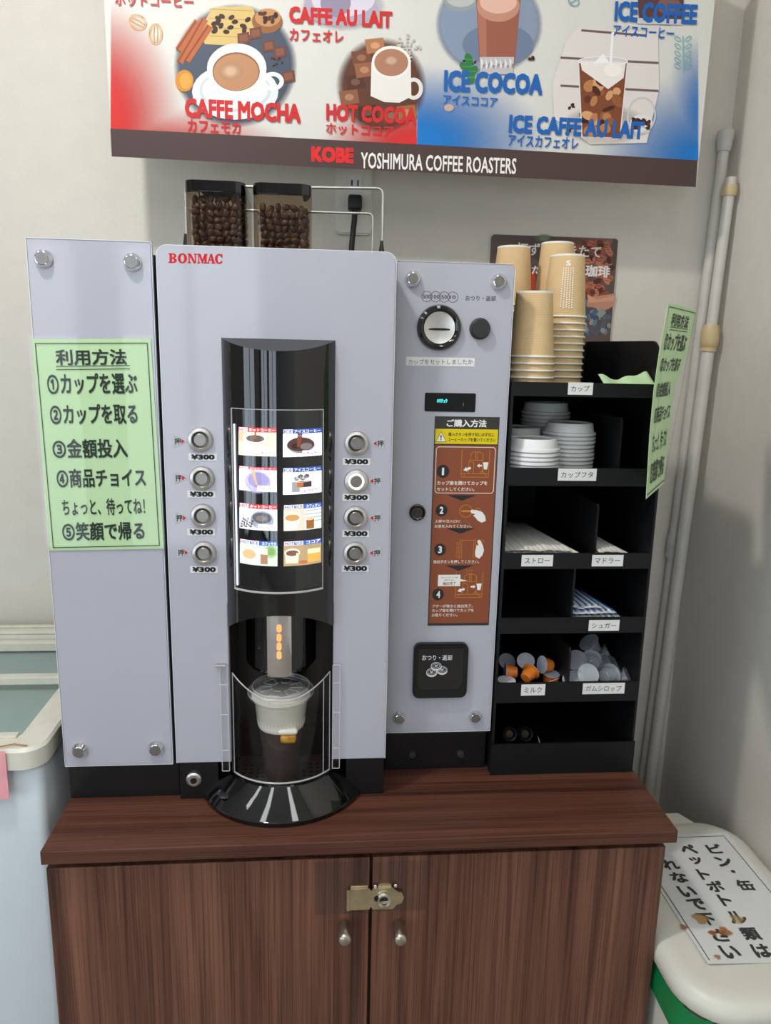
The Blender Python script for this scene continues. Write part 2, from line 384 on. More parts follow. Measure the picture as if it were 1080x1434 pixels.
# ------------------------------------------------------------------ cabinet
cab = thing('storage_cabinet', 'dark brown wood laminate cabinet with two doors carrying the coffee machine', 'cabinet', (-.06, .18, 0))
CX0, CX1 = -.4875, .3685
obj('worktop', box(B(), CX0, CX1, -.0985, .478, ZC-.0195, ZC, .0012), MT['woodh'], cab)
obj('carcass', box(B(), CX0+.006, CX1-.012, -.062, .475, .06, ZC-.0195), MT['woodv'], cab)
obj('plinth', box(B(), CX0+.02, CX1-.03, -.03, .47, 0, .06), MT['black'], cab)
XS = -.057
for x0, x1 in ((CX0+.0005, XS-.0022), (XS+.0022, CX1-.008)):
    d = obj('door', box(B(), x0, x1, -.085, -.066, .07, ZC-.035, .001), MT['woodv'], cab)
    left = x1 < XS
    k = at(482 if left else 558, 1293, Y=-.085)
    obj('knob', lathe(B(), [(0,-.034),(.006,-.034),(.0085,-.032),(.0095,-.028),(.0090,-.010),(.0080,0),(0,0)], (k.x, -.085, k.z), 'Y', 24), MT['nickel'], d, 40, 'satin nickel knob')
    q0, q1 = (at(441, 1281, Y=-.0853), at(516.5, 1206, Y=-.0853)) if left else (at(522.5, 1277, Y=-.0853), at(599, 1205, Y=-.0853))
    obj('clear_tape', box(B(), q0.x, q1.x, -.0854, -.0851, q0.z, q1.z), MT['tape'], d, None, 'strip of clear tape')
hz0, hz1 = at(515, 1272, Y=-.088).z, at(515, 1243, Y=-.088).z
hx0, hx1, hx2 = at(487, 1257, Y=-.088).x, at(550, 1257, Y=-.088).x, at(565.5, 1257, Y=-.088).x
hs = obj('hasp', prism(B(), [(hx0,hz0),(XS-.002,hz0),(XS,hz0+.004),(XS+.003,hz0),(hx1,hz0-.001),(hx1+.006,hz0+.006),(hx2-.003,hz0+.008),(hx2,(hz0+hz1)/2),(hx2-.003,hz1-.008),(hx1+.006,hz1-.006),(hx1,hz1),(XS+.003,hz1),(XS,hz1-.004),(XS-.002,hz1),(hx0,hz1)], 1, -.0905, -.0885), MT['hasp'], cab, 40, 'plated steel hasp across both doors')
obj('hinge_barrel', tube(B(), [(hx0+.001,-.0890,hz0),(hx0+.001,-.0890,hz1)], .0032), MT['hasp'], hs, 40)
obj('hasp_plate', box(B(), hx0+.004, XS-.004, -.0880, -.0850, hz0+.008, hz1+.003, .0004), MT['hasp'], hs)
obj('hasp_plate', prism(B(), rrect(XS+.010, hx1-.002, hz0+.004, hz1+.006, .004, 4, (0,0,1,1)), 1, -.0882, -.0850), MT['hasp'], hs, 40)
obj('hasp_slot', prism(B(), rrect(hx1-.026, hx1-.006, (hz0+hz1)/2-.004, (hz0+hz1)/2+.005, .004), 1, -.0909, -.0904), MT['black'], hs)
sx, sz = hx1-.0125, (hz0+hz1)/2
obj('staple', lathe(B(), [(.0065,-.0955),(.0092,-.0962),(.0095,-.0912),(.0065,-.0910),(.0065,-.0955)], (sx, 0, sz), 'Y', 24), MT['chrome'], hs, 40)
for dx in (-.024, .004):
    obj('screw', lathe(B(), [(0,-.0895),(.002,-.0893),(.0028,-.0883),(0,-.0880)], (XS+.03+dx, 0, hz1+.001), 'Y', 12), MT['steel'], hs)

# ------------------------------------------------------------------ chest freezer on the left
FX, FY0, FY1, FZ = -.507, -.02, .44, .90
fr = thing('chest_freezer', 'white chest freezer with sliding glass top left of the brown cabinet', 'freezer', (-1.0, .2, 0))
obj('body', box(B(), -1.55, FX-.006, FY0+.012, FY1-.005, .04, FZ-.03, .012, 3), MT['frz'], fr, 40)
obj('base', box(B(), -1.53, FX-.03, FY0+.03, FY1-.02, 0, .04), MT['black'], fr)
bm = B(); ox = rrect(-1.56, FX, FY0, FY1, .03); W_ = .042
prism(bm, ox, 2, FZ-.034, FZ, .006)
inner = rrect(-1.56+W_, FX-W_, FY0+W_, FY1-.03, .004)
rim_bm = B()
n = len(ox); top, bot, ti = [], [], []
for lst, pts, z in ((bot, ox, FZ-.030), (top, ox, FZ-.004), (ti, [(x+(-1.0335-x)*.006, y+(.21-y)*.02) for x, y in ox], FZ)): lst += [rim_bm.verts.new((x, y, z)) for x, y in pts]
it = [rim_bm.verts.new((x, y, FZ)) for x, y in inner]; ib = [rim_bm.verts.new((x, y, FZ-.03)) for x, y in inner]
for a, b in ((bot, top), (top, ti), (ti, it), (it, ib)):
    for i in range(n): rim_bm.faces.new((a[i], a[(i+1)%n], b[(i+1)%n], b[i]))
bmesh.ops.recalc_face_normals(rim_bm, faces=rim_bm.faces[:]); bm.free()
obj('rim', rim_bm, MT['rim'], fr, 35)
obj('frosted_inside', box(B(), -1.5, FX-W_-.004, FY0+W_+.004, FY1-.035, FZ-.10, FZ-.06), MT['frost'], fr)
bm = B(); box(bm, -1.55, FX-.01, FY1-.03, FY1, FZ, FZ+.006, .002); box(bm, -1.55, FX-.01, FY1-.010, FY1, FZ+.006, FZ+.010, .002)
obj('back_rail', bm, MT['alu'], fr)
gl = obj('glass_lid', box(B(), -1.48, FX-W_-.002, FY0+W_+.012, .24, FZ-.022, FZ-.018), MT['fglass'], fr)
bm = B(); box(bm, -1.48, FX-W_-.002, .225, .243, FZ-.018, FZ-.004, .002); box(bm, -1.48, FX-W_-.002, FY0+W_+.002, FY0+W_+.014, FZ-.024, FZ-.012, .002)
obj('lid_frame', bm, MT['alu'], gl)
gl = obj('glass_lid', box(B(), -1.48, FX-W_-.002, .235, FY1-.04, FZ-.030, FZ-.026), MT['fglass'], fr)
obj('lid_frame', box(B(), -1.48, FX-W_-.002, FY1-.05, FY1-.034, FZ-.026, FZ-.008, .002), MT['alu'], gl)
hp = at(12, 1032, Z=FZ)
obj('lid_handle', box(B(), -.72, at(25, 1032, Z=FZ).x, FY0+.032, FY0+.046, FZ-.010, FZ+.004, .002), MT['alu'], fr)
pk = thing('pink_price_card', 'pink card in a clear sleeve hanging over the freezer front edge', 'card', (-.60, FY0-.004, FZ-.1))
a = at(0, 1040, Y=FY0-.003); b = at(8.5, 1119, Y=FY0-.003); x1 = at(9.5, 1080, Y=FY0-.003).x
obj('card', box(B(), x1-.15, x1, FY0-.0032, FY0-.0024, b.z, FZ+.001), MT['pink'], pk)
obj('clear_sleeve', box(B(), x1-.155, x1+.004, FY0-.0040, FY0-.0016, b.z-.006, FZ+.003), MT['greenlam'], pk)
obj('twine', tube(B(), [(x1-.06,FY0-.003,FZ+.002),(x1-.01,FY0+.004,FZ+.004),(x1+.006,FY0+.012,FZ+.003),(x1+.024,FY0+.010,FZ+.0015)], .0011, 6), MT['twine'], pk)

# ------------------------------------------------------------------ coffee machine: left module
def standoff(parent, x, y, z, r, name='standoff_screw', m='chrome', h=.008):
    o = obj(name, lathe(B(), [(r*.66,-h),(r*.74,-h*.97),(r,-h*.35),(r,0),(0,0)], (x,y,z), 'Y', 28), MT[m], parent, 30)
    if WL and parent.parent is None: obj('screw_cap', lathe(B(), [(0,-h*1.0),(r*.66,-h*1.0),(r*.66,-h*.8),(0,-h*.8)], (x,y,z), 'Y', 24), MT['cap' if m == 'chrome' else m], o, 30)
    else: obj('screw_cap', lathe(B(), [(0,-h*1.0),(r*.66,-h*1.0),(r*.66,-h*.8),(0,-h*.8)], (x,y,z), 'Y', 24), MT[m], parent, 30)
def panel(parent, pts, y, th, label=None):
    """back painted glass plate with a bright polished edge"""
    p = obj('glass_panel', prism(B(), pts, 1, y, y+th-.003, .0012), MT['panel'], parent, 35)
    return p
LY = .0098
lm = thing('ice_module', 'narrow white glass fronted module at the left end with four round screws', 'machine module', (-.413, .2, ZC))
panel(lm, [(-.4874,.8568),(-.3383,.8568),(-.3383,1.5673),(-.4874,1.5673)], LY, .010)
bm = B()
for q in ((-.4880,-.4874,.8562,1.5679), (-.3383,-.3377,.8562,1.5679), (-.4880,-.3377,1.5673,1.5679), (-.4880,-.3377,.8562,.8568)): box(bm, q[0], q[1], LY, LY+.007, q[2], q[3])
obj('panel_edge', bm, MT['paneledge'], lm)
obj('housing', box(B(), -.485, -.3355, LY+.011, .44, ZC+.005, 1.554, .002), MT['black'], lm)
obj('base', box(B(), -.4868, -.3315, .0198, .43, ZC, .857, .001), MT['black'], lm)
for px, py in ((61.5,362.5), (185.7,367.5), (112,1050), (219,1047)):
    p = at(px, py, Y=LY); standoff(lm, p.x, LY, p.z, .0112)

# ------------------------------------------------------------------ coffee machine: main unit
mc = thing('coffee_machine', 'large white glass fronted coffee vending machine with a black dispensing column', 'coffee machine', (-.182, .2, ZC))
X0, X1, Z0, Z1 = -.3304, -.0338, .8633, 1.5633
CL, CR = -.2540, -.1098; CM = (CL+CR)/2
pts = [(X0,Z0),(CL,Z0),(CL,1.10),(CR,1.10),(CR,Z0),(X1,Z0)] + rrect(X0, X1, Z0, Z1, .013)[14:]
panel(mc, pts, 0, .016)
def offs(d): return [(x+(d if x > CM else -d), z+(d if z > 1.2 else -d)) for x, z in ((X0,Z0),(X1,Z0),(X1,Z1),(X0,Z1))]
bm = B(); e = rrect(X0-.0007, X1+.0007, Z0-.0006, Z1+.0007, .0137, 6, (0,0,1,1)); i_ = rrect(X0, X1, Z0, Z1, .013, 6, (0,0,1,1))
for y in (0.001,):
    n = len(e); A_ = [bm.verts.new((x,y,z)) for x,z in e]; B_ = [bm.verts.new((x,y+.008,z)) for x,z in e]; C_ = [bm.verts.new((x,y,z)) for x,z in i_]; D_ = [bm.verts.new((x,y+.008,z)) for x,z in i_]
    for i in range(1, n):
        j = (i+1)%n
        for q in ((A_[i],A_[j],B_[j],B_[i]), (A_[i],A_[j],C_[j],C_[i]), (B_[i],B_[j],D_[j],D_[i])): bm.faces.new(q)
bmesh.ops.recalc_face_normals(bm, faces=bm.faces[:])
obj('panel_edge', bm, MT['paneledge'], mc)
CD = .115                                       # depth of the dispensing bay
bm = B(); box(bm, X0+.004, X1-.004, CD, .44, ZC+.005, 1.556, .002); box(bm, X0+.004, CL-.001, .016, CD, Z0, 1.556); box(bm, CR+.001, X1-.004, .016, CD, Z0, 1.556); box(bm, CL-.001, CR+.001, .016, CD, 1.10, 1.556)
obj('housing', bm, MT['black'], mc)
bm = B(); box(bm, X0+.001, CL-.02, .010, .42, ZC, Z0-.001, .001); box(bm, CR+.02, X1, .010, .42, ZC, Z0-.001, .001); box(bm, CL-.02, CR+.02, .10, .42, ZC, Z0-.001)
base = obj('base', bm, MT['black'], mc)
p = at(272, 1090, Y=.01)
lk = obj('key_lock', lathe(B(), [(0,-.006),(.0085,-.006),(.011,-.004),(.011,0),(0,0)], (p.x,.010,p.z), 'Y', 28), MT['steel'], base, 30)
obj('keyhole', lathe(B(), [(0,-.0072),(.0045,-.0072),(.005,-.0058),(0,-.0058)], (p.x,.010,p.z), 'Y', 20), MT['darksteel'], lk, 30)
obj('key_slot', box(B(), p.x-.0008, p.x+.0008, .010-.0078, .0030, p.z-.003, p.z+.003), MT['black'], lk)
# bay lining
bm = B(); box(bm, CL-.001, CR+.001, CD-.003, CD-.001, .80, 1.10); box(bm, CL-.0008, CL+.001, .012, CD-.003, .80, 1.10); box(bm, CR-.001, CR+.0008, .012, CD-.003, .80, 1.10); box(bm, CL, CR, .0, CD-.003, 1.0985, 1.1)
obj('bay_lining', bm, MT['cavity'], mc)
# curved column
SAG = .040; RC = ((CR-CL)**2/4+SAG**2)/(2*SAG); YC = RC-SAG; TH = math.asin((CR-CL)/2/RC)
def arc_y(x, off=0): return YC - math.sqrt(max(0, (RC+off)**2-(x-CM)**2))
bm = B(); N = 40
rows = []
for i in range(N+1):
    t = -TH+2*TH*i/N; x = CM+RC*math.sin(t); y = YC-RC*math.cos(t); k = -y/SAG
    rows.append((x, y, 1.454-.0152*k, 1.067+.030*min(1, k)**1.0))
fr_t = [bm.verts.new((x,y,zt)) for x,y,zt,zb in rows]; fr_b = [bm.verts.new((x,y,zb)) for x,y,zt,zb in rows]
bk_t = [bm.verts.new((x,.0005,1.454)) for x,y,zt,zb in rows]; bk_b = [bm.verts.new((x,.014,1.067+.03*(1-abs(x-CM)/(CR-CM)*.9))) for x,y,zt,zb in rows]
for i in range(N):
    bm.faces.new((fr_b[i],fr_b[i+1],fr_t[i+1],fr_t[i])); bm.faces.new((fr_t[i],fr_t[i+1],bk_t[i+1],bk_t[i])); bm.faces.new((fr_b[i+1],fr_b[i],bk_b[i],bk_b[i+1]))
bmesh.ops.remove_doubles(bm, verts=bm.verts, dist=1e-6); bmesh.ops.recalc_face_normals(bm, faces=bm.faces[:])
colm = obj('display_column', bm, MT['gloss'], mc, 30)
# backlit menu
mz1 = at(390, 573, Y=-.03).z; mz0 = at(390, 826, Y=-.03).z; mx0 = at(327, 700, Y=-.02).x; mx1 = at(452.5, 700, Y=-.018).x
bm = B(); grid(bm, lambda u, v: Vector((mx0+(mx1-mx0)*u, arc_y(mx0+(mx1-mx0)*u, .0042), mz0+(mz1-mz0)*v)), 24, 1)
mv = obj('menu_cover', bm, MT['cover'], mc, 60)
bm = B()
for z, r in ((mz0,.0016), (mz1,.0006)): tube(bm, [(mx0+(mx1-mx0)*i/20, arc_y(mx0+(mx1-mx0)*i/20, .0042), z) for i in range(21)], r, 6)
for x, r in ((mx0,.0010), (mx1,.0006)): tube(bm, [(x, arc_y(x, .0042), mz0), (x, arc_y(x, .0042), mz1)], r, 6)
obj('cover_edge', bm, MT['acedge'], mv)
bm = B(); tube(bm, [(mx0+.003, arc_y(mx0+.003, .0012), mz0+.004), (mx0+.003, arc_y(mx0+.003, .0012), mz1-.02)], .0013, 6)
obj('light_strip', bm, mat('menu_led_strip', (225,232,255), .3, emit=1.1), mv)
ma = Art(lambda px, py: (lambda p: (p.x, p.z))(at(px, py, Y=-.030)), lambda u, v, d: Vector((u, arc_y(u, .0004+d), v)))
ma.at(220, 440, .3148); ma.cuts = [CL+(CR-CL)*i/28 for i in range(1, 28)]
TILES = [ # x0,y0,x1,y1, header, name chip
 (360,503,533,628,'r','HOT','ホットコーヒー','レギュラー','cup'), (562,509,733,631,'b','ICE','アイスコーヒー','レギュラー','pour'),
 (363,677,535,785,'r','HOT','ホットコーヒー','アメリカン','lilac'), (562,679,732,797,'b','ICE','アイスコーヒー','ヨーロピアン','glass'),
 (364,842,537,956,'r','HOT','ホットコーヒー','ヨーロピアン','grey'), (565,842,731,957,'m','HOT&ICE','カフェオレ','','latte'),
 (366,1003,538,1112,'m','HOT&ICE','カフェモカ','','mocha'), (565,1003,731,1112,'m','HOT&ICE','ココア','','cocoa')]
def tile(a, x0, y0, x1, y1, h, t1, t2, chip, kind):
    w, hgt = x1-x0, y1-y0; hh = 20 if y0 not in (677,) else 12
    bg = {'cup':(236,214,180),'pour':(240,242,246),'lilac':(214,204,236),'glass':(236,236,236),'grey':(214,216,222),'latte':(214,200,180),'mocha':(198,208,190),'cocoa':(176,150,110)}[kind]
    a.rect(x0,y0,x1,y1,bg,0)
    hc = {'r':(206,40,46),'b':(44,84,170),'m':(56,96,186)}[h]; a.rect(x0,y0,x1,y0+hh,hc,1)
    if h == 'm': a.rect(x0,y0,x0+w*.52,y0+hh,(190,60,70),1.2)
    a.rect(x0+3,y0+1,x0+w*(.25 if h != 'm' else .52),y0+hh-1,(240,236,236),2)
    a.text(t1,x0+5,y0+3,x0+w*(.23 if h != 'm' else .50),y0+hh-3,hc,3,.03)
    a.text(t2,x0+w*(.29 if h != 'm' else .60),y0+3,x0+w*.97,y0+hh-3,(255,240,236),3,.02)
    cx, cy, ty = x0+w*.48, y0+hh+(hgt-hh)*.5, y0+hh
    if kind == 'cup':
        a.rect(x0,ty,x0+w*.24,y0+hgt*.5,(200,180,150),1); a.poly([(cx-58,ty+22),(cx+48,ty+22),(cx+34,y1),(cx-48,y1)],(244,226,186),2); a.ell(cx-5,ty+24,52,22,(250,240,214),3); a.ell(cx-5,ty+28,42,16,(92,78,70),4); a.rect(cx-8,ty,cx,ty+30,(150,84,50),5); a.ring(cx+56,ty+38,20,18,5,(226,196,150),2)
    elif kind == 'pour':
        a.ell(cx-4,cy+6,66,46,(206,206,210),1); a.ell(cx-4,cy,60,34,(74,50,44),2); a.ell(cx+20,cy+6,26,15,(120,104,106),3); a.ell(cx-26,cy+4,18,12,(46,30,28),3); a.poly([(cx-18,ty),(cx+4,ty),(cx-8,cy+8),(cx-20,cy+8)],(120,62,44),4); a.ring(cx-4,cy-6,64,36,2,(180,180,184),4)
    elif kind == 'lilac':
        a.fade(cx,cy,85,60,(196,186,226),1,.5); a.ell(cx+4,cy+6,58,46,(170,160,204),2); a.ell(cx+6,cy-2,46,34,(142,132,178),3); a.poly([(cx-26,ty),(cx-10,ty),(cx+4,cy+20),(cx-4,cy+20)],(206,164,120),4)
    elif kind == 'glass':
        a.rect(cx-42,cy-8,cx-8,y1-10,(150,148,146),2); a.rect(cx-8,cy-8,cx+44,y1-30,(60,46,44),2); a.rect(cx-20,cy-4,cx+8,cy+16,(184,96,50),3)
        for k in range(6): a.ell(cx-22+k*9,cy-20-(k%3)*5,11,9,((120,120,118),(180,180,178),(90,84,80))[k%3],3)
        a.ring(cx,cy-12,50,8,2,(200,200,200),3)
    elif kind == 'grey':
        a.fade(cx+20,cy,60,46,(178,182,190),1,.7); a.ell(cx+22,cy+2,52,40,(140,146,156),2); a.ell(cx+22,cy-8,44,24,(84,84,92),3); a.ell(cx+20,cy-6,26,13,(120,108,104),4)
        for k in range(16): a.ell(x0+10+(k*13)%56,y1-10-(k*7)%40,6,4,((70,58,54),(110,100,96))[k%2],2,k)
    elif kind == 'latte':
        a.rect(cx+14,ty,x1,y1,(220,226,220),1)
        for k in range(4): a.rect(cx+14,ty+8+k*16,x1,ty+11+k*16,(150,160,160),2)
        a.poly([(x0+4,cy-16),(cx-8,cy-16),(cx-22,y1-6),(x0+16,y1-6)],(238,228,214),2); a.ell(x0+38,cy-12,38,20,(246,238,224),3); a.ell(x0+38,cy-10,32,15,(196,142,84),4); a.rect(cx+20,cy,cx+54,y1-4,(150,92,40),3); a.ell(cx+37,cy,17,6,(224,196,150),4)
    elif kind == 'mocha':
        a.fade(cx+60,cy-20,34,34,(120,160,90),1,.4); a.ell(x0+46,cy+2,46,36,(244,240,230),2); a.ell(x0+44,cy-2,32,22,(206,170,120),3); a.rect(cx+14,cy-26,cx+46,y1-8,(160,120,92),2); a.rect(cx+14,cy-30,cx+46,cy-6,(222,206,190),3)
    else:
        a.poly([(x0+6,cy-16),(cx-12,cy-16),(cx-16,y1-12),(x0+10,y1-12)],(226,214,190),2); a.ell(x0+38,cy-14,34,18,(240,232,214),3); a.ell(x0+38,cy-12,28,13,(120,84,60),4); a.rect(cx+26,cy-24,x1-6,y1-10,(220,170,80),2); a.rect(cx+26,cy-24,x1-6,cy-4,(240,222,180),3); a.ell(cx+6,cy+30,20,8,(180,110,60),3)
    if chip: a.rect(x1-w*.5,y1-27,x1-2,y1-2,(250,240,240),6); a.text(chip,x1-w*.47,y1-21,x1-8,y1-8,(150,40,60) if h == 'r' else (40,60,140),7,.02)
for t in TILES: tile(ma, *t)
ma.build('menu_picture_sheet', MT['lit'], mv)
# brand lettering
la = front_art(0)
RB = (206,22,28)
def slab(ch, x, w):
    """a heavy slab-serif capital; 0..1 across w, 0..1 down the cap height"""
    y0, h = 354.6, 13.6
    P = lambda px, py: (x+px*w, y0+py*h+(x+px*w-236)*.016)
    R = lambda a, b, c, d: la.poly([P(a,b),P(c,b),P(c,d),P(a,d)], RB, 1)
    Q = lambda *p: la.poly([P(*q) for q in p], RB, 1)
    def bowl(cx, cy, rx, ry, wi, wo, a0, a1, n=22):
        for i in range(n):
            t0, t1 = a0+(a1-a0)*i/n, a0+(a1-a0)*(i+1)/n
            Q((cx+rx*math.cos(t0), cy+ry*math.sin(t0)), (cx+rx*math.cos(t1), cy+ry*math.sin(t1)), (cx+wi*math.cos(t1), cy+wo*math.sin(t1)), (cx+wi*math.cos(t0), cy+wo*math.sin(t0)))
    if ch == 'B':
        R(0,0,.5,.13); R(0,.87,.5,1); R(.12,.13,.42,.87); R(.42,.43,.55,.55)
        bowl(.5,.26,.42,.26,.14,.14,-PI/2,PI/2); bowl(.5,.74,.48,.26,.16,.13,-PI/2,PI/2)
    elif ch == 'O': bowl(.5,.5,.5,.52,.2,.38,0,2*PI,36)
    elif ch == 'C':
        bowl(.52,.5,.52,.52,.2,.38,.75,2*PI-.6,30); R(.78,0,.92,.36); R(.80,.70,.92,.84)
    elif ch == 'N':
        R(0,0,.3,.12); R(0,.88,.36,1); R(.68,0,1,.12); R(.10,.12,.24,.88); R(.77,.12,.90,1); Q((.08,0),(.36,0),(.90,1),(.66,1))
    elif ch == 'M':
        R(0,0,.26,.12); R(.74,0,1,.12); R(0,.88,.3,1); R(.62,.88,1,1); R(.10,.1,.20,.9); R(.70,.1,.92,.9); Q((.10,0),(.32,0),(.56,.72),(.46,1)); Q((.70,0),(.84,.1),(.54,1),(.46,1),(.44,.84))
    else:
        R(0,.88,.32,1); R(.56,.88,1,1); Q((.42,0),(.62,0),(.92,.9),(.62,.9)); Q((.42,0),(.52,.16),(.24,.9),(.12,.9)); R(.28,.58,.66,.70)
for ch, x, w_ in (('B',236,12), ('O',249,13), ('N',262.8,13), ('M',276.2,14.5), ('A',289.5,12.2), ('C',301,11.5)): slab(ch, x, w_)
la.build('brand_lettering', MT['ink'], mc, 'red brand lettering')
# buttons, prices and push arrows
BT = [((281,615.6),(284.2,640),(251.5,618),1), ((283.2,669.5),(282.3,692),(252.6,669.2),1), ((284.5,722),(282,745),(253.6,725.3),1), ((286,774),(285.8,797.5),(256.2,773.8),1),
      ((499.3,620.4),(499.3,646.5),(530,621),-1), ((498.8,673.6),(498.6,696.6),(525.5,673.6),-1), ((497.8,724.3),(498.3,747.3),(525.5,725.4),-1), ((497,774),(497.7,796),(525,774.4),-1)]
for i, (b_, p_, a_, s) in enumerate(BT):
    p = at(*b_, Y=0); r = .0163
    bt = obj('push_button', lathe(B(), [(r*.62,-.0045),(r*.70,-.0062),(r*.92,-.0050),(r,-.0025),(r,0),(0,0)], (p.x,0,p.z), 'Y', 36), MT['steel'], mc, 30)
    obj('button_ring', lathe(B(), [(r*.50,-.0046),(r*.64,-.0050),(r*.64,-.004),(r*.5,-.004)], (p.x,0,p.z), 'Y', 32), MT['ring' if i == 5 else 'darksteel'], bt, 30, 'lit white ring' if i == 5 else None)
    obj('button_cap', lathe(B(), [(0,-.0056),(r*.46,-.0056),(r*.5,-.005),(r*.5,-.001),(0,-.001)], (p.x,0,p.z), 'Y', 32), MT['cap'], bt, 30)
    p = at(*p_, Y=0); st = obj('price_label', box(B(), p.x-.0182, p.x+.0182, -.0004, 0, p.z-.0046, p.z+.0046), MT['white'], mc)
    a = front_art(-.0004); a.text('¥300', p_[0]-16.5, p_[1]-3.7, p_[0]+16.5, p_[1]+3.7, (24,24,26), 1, .05); a.build('price_lettering', MT['ink'], st)
    p = at(*a_, Y=0); w_, h_ = .0078, .0082
    tri = [(p.x-w_*s, p.z-h_), (p.x+w_*s*1.1, p.z-.0012), (p.x+w_*s*1.1, p.z+.0012), (p.x-w_*s, p.z+h_)]
    ar = obj('push_arrow_sticker', prism(B(), tri if s > 0 else tri[::-1], 1, -.0004, 0), MT['grey'], mc)
    a = front_art(-.0004); x, y = a_
    a.text('押', x-7*s-3.8*(s<0)-(0 if s>0 else -3), y-4.6, x-7*s+(8.5 if s>0 else 7.5), y+4.6, (30,30,34), 1, .015) if s > 0 else a.text('押', x-1.5, y-4.6, x+7, y+4.6, (30,30,34), 1, .015)
    a.poly([(x+2.5*s,y-3.4),(x+7.2*s,y),(x+2.5*s,y+3.4)], (200,30,40), 1); a.build('push_lettering', MT['ink'], ar)
# nozzle block
nzc, nzr = (-.1845, .048), .0505
nz = obj('nozzle_block', lathe(B(), [(0,1.098),(nzr,1.098),(nzr,1.002),(nzr-.004,.996),(0,.996)], (nzc[0],nzc[1],0), 'Z', 48), MT['gloss'], mc, 30)
obj('nozzle_strip', lathe(B(), [(nzr,1.09),(nzr+.0012,1.09),(nzr+.0012,.996),(nzr+.0002,.993)], (nzc[0],nzc[1],0), 'Z', 12, 1.5*PI-.33, 1.5*PI+.33), MT['chrome'], nz, 30, 'shiny metal strip')
for py in (880, 893, 905.3, 917.6):
    p = at(391, py, Y=nzc[1]-nzr-.001)
    obj('indicator_light', prism(B(), rrect(p.x-.0031, p.x+.0031, p.z-.0052, p.z+.0052, .0025, 4), 1, nzc[1]-nzr-.0022, nzc[1]-nzr-.0008), MT['ledr'], nz, None, 'glowing orange lamp')
# drip tray
TC = (CM-.0005, .0585); R1, R2 = .1240, .0890
def sector(y0, R): return math.asin(min(1, (TC[1]-y0)/R))
bm = B(); N = 44
def skirt(R, z, y0=.013):
    a = math.asin((TC[1]-y0)/R); return [(TC[0]+R*math.cos(t), TC[1]-R*math.sin(t), z) for t in [a+(PI-2*a)*i/N for i in range(N+1)]]
prof = [skirt(R1-.001, ZC), skirt(R1, ZC+.007), skirt(R1-.002, ZC+.008), skirt(R2+.003, .8420), skirt(R2, .8430), skirt(R2-.004, .8415), skirt(R2-.005, .812)]
vv = [[bm.verts.new(q) for q in row] for row in prof]
for a, b in zip(vv, vv[1:]):
    for i in range(N): bm.faces.new((a[i], a[i+1], b[i+1], b[i]))
for k in (0, N): bm.faces.new([row[k] for row in vv])
bmesh.ops.recalc_face_normals(bm, faces=bm.faces[:])
dt = obj('drip_tray', bm, MT['gloss'], mc, 25)
p = skirt(.108, .8185)[38]
obj('tray_catch', lathe(B(), [(0,.0035),(.006,.0035),(.0085,.0028),(.0095,0),(0,0)], (p[0], p[1], p[2]+.002), 'Z', 24), MT['dark'], dt, 30)
bm = B(); prism(bm, [(CL+.001,CD-.004)]+[(q[0],q[1]) for q in skirt(R2-.006, 0, .02)][::-1]+[(CR-.001,CD-.004)], 2, .806, .8140)
gd = obj('drip_grid', bm, MT['grid'], dt)
bm = B()
for iy in range(9):
    for ix in range(13):
        x, y = CM-.06+ix*.01, -.015+iy*.011
        if (x-TC[0])**2+(y-TC[1])**2 < .078**2: prism(bm, rrect(x-.0032, x+.0032, y-.0018, y+.0018, .0017, 2), 2, .8138, .8144)
obj('grid_holes', bm, MT['black'], gd)
# clear guard door
GR = .0860; a0 = math.asin((TC[1]-.006)/GR); bm = B(); bm2 = B(); N = 48; top, bot = [], []
for i in range(N+1):
    t = a0+(PI-2*a0)*i/N; c = abs(math.cos(t)); k = max(0, (c-.2)/.8)**1.5
    zt = .9710+.041*k
    q = (TC[0]+GR*math.cos(t), TC[1]-GR*math.sin(t)); top.append(q+(zt,)); bot.append(q+(.8445,))
tv = [bm.verts.new(q) for q in top]; bv = [bm.verts.new(q) for q in bot]
for i in range(N): bm.faces.new((bv[i], bv[i+1], tv[i+1], tv[i]))
gdr = obj('guard_door', bm, MT['acrylic'], mc, 60)
tube(bm2, top, .0010, 6); tube(bm2, bot, .0014, 6); tube(bm2, [top[0], bot[0]], .0009, 6); tube(bm2, [top[-1], bot[-1]], .0009, 6); tube(bm2, [top[4], bot[4]], .0008, 6)
obj('guard_edge', bm2, MT['acedge'], gdr, 60)
for x, px in ((-.2610,316), (-.1050,470)):
    h = obj('hinge_post', prism(B(), rrect(x-.0052, x+.0052, -.006, .004, .002, 3), 2, .853, 1.012), MT['acrylic'], gdr)
    bm = B()
    for dx in (-.005, .005): tube(bm, [(x+dx,-.0055,.853), (x+dx,-.0055,1.012)], .0008, 6)
    for z in (.853, .885, .94, .985, 1.012): tube(bm, [(x-.005,-.006,z), (x+.005,-.006,z)], .0007, 6)
    obj('post_edge', bm, MT['acedge'], h)
obj('hinge_pin', box(B(), -.2725, -.2570, -.008, -.002, 1.0115, 1.0145, .001), MT['steel'], gdr)
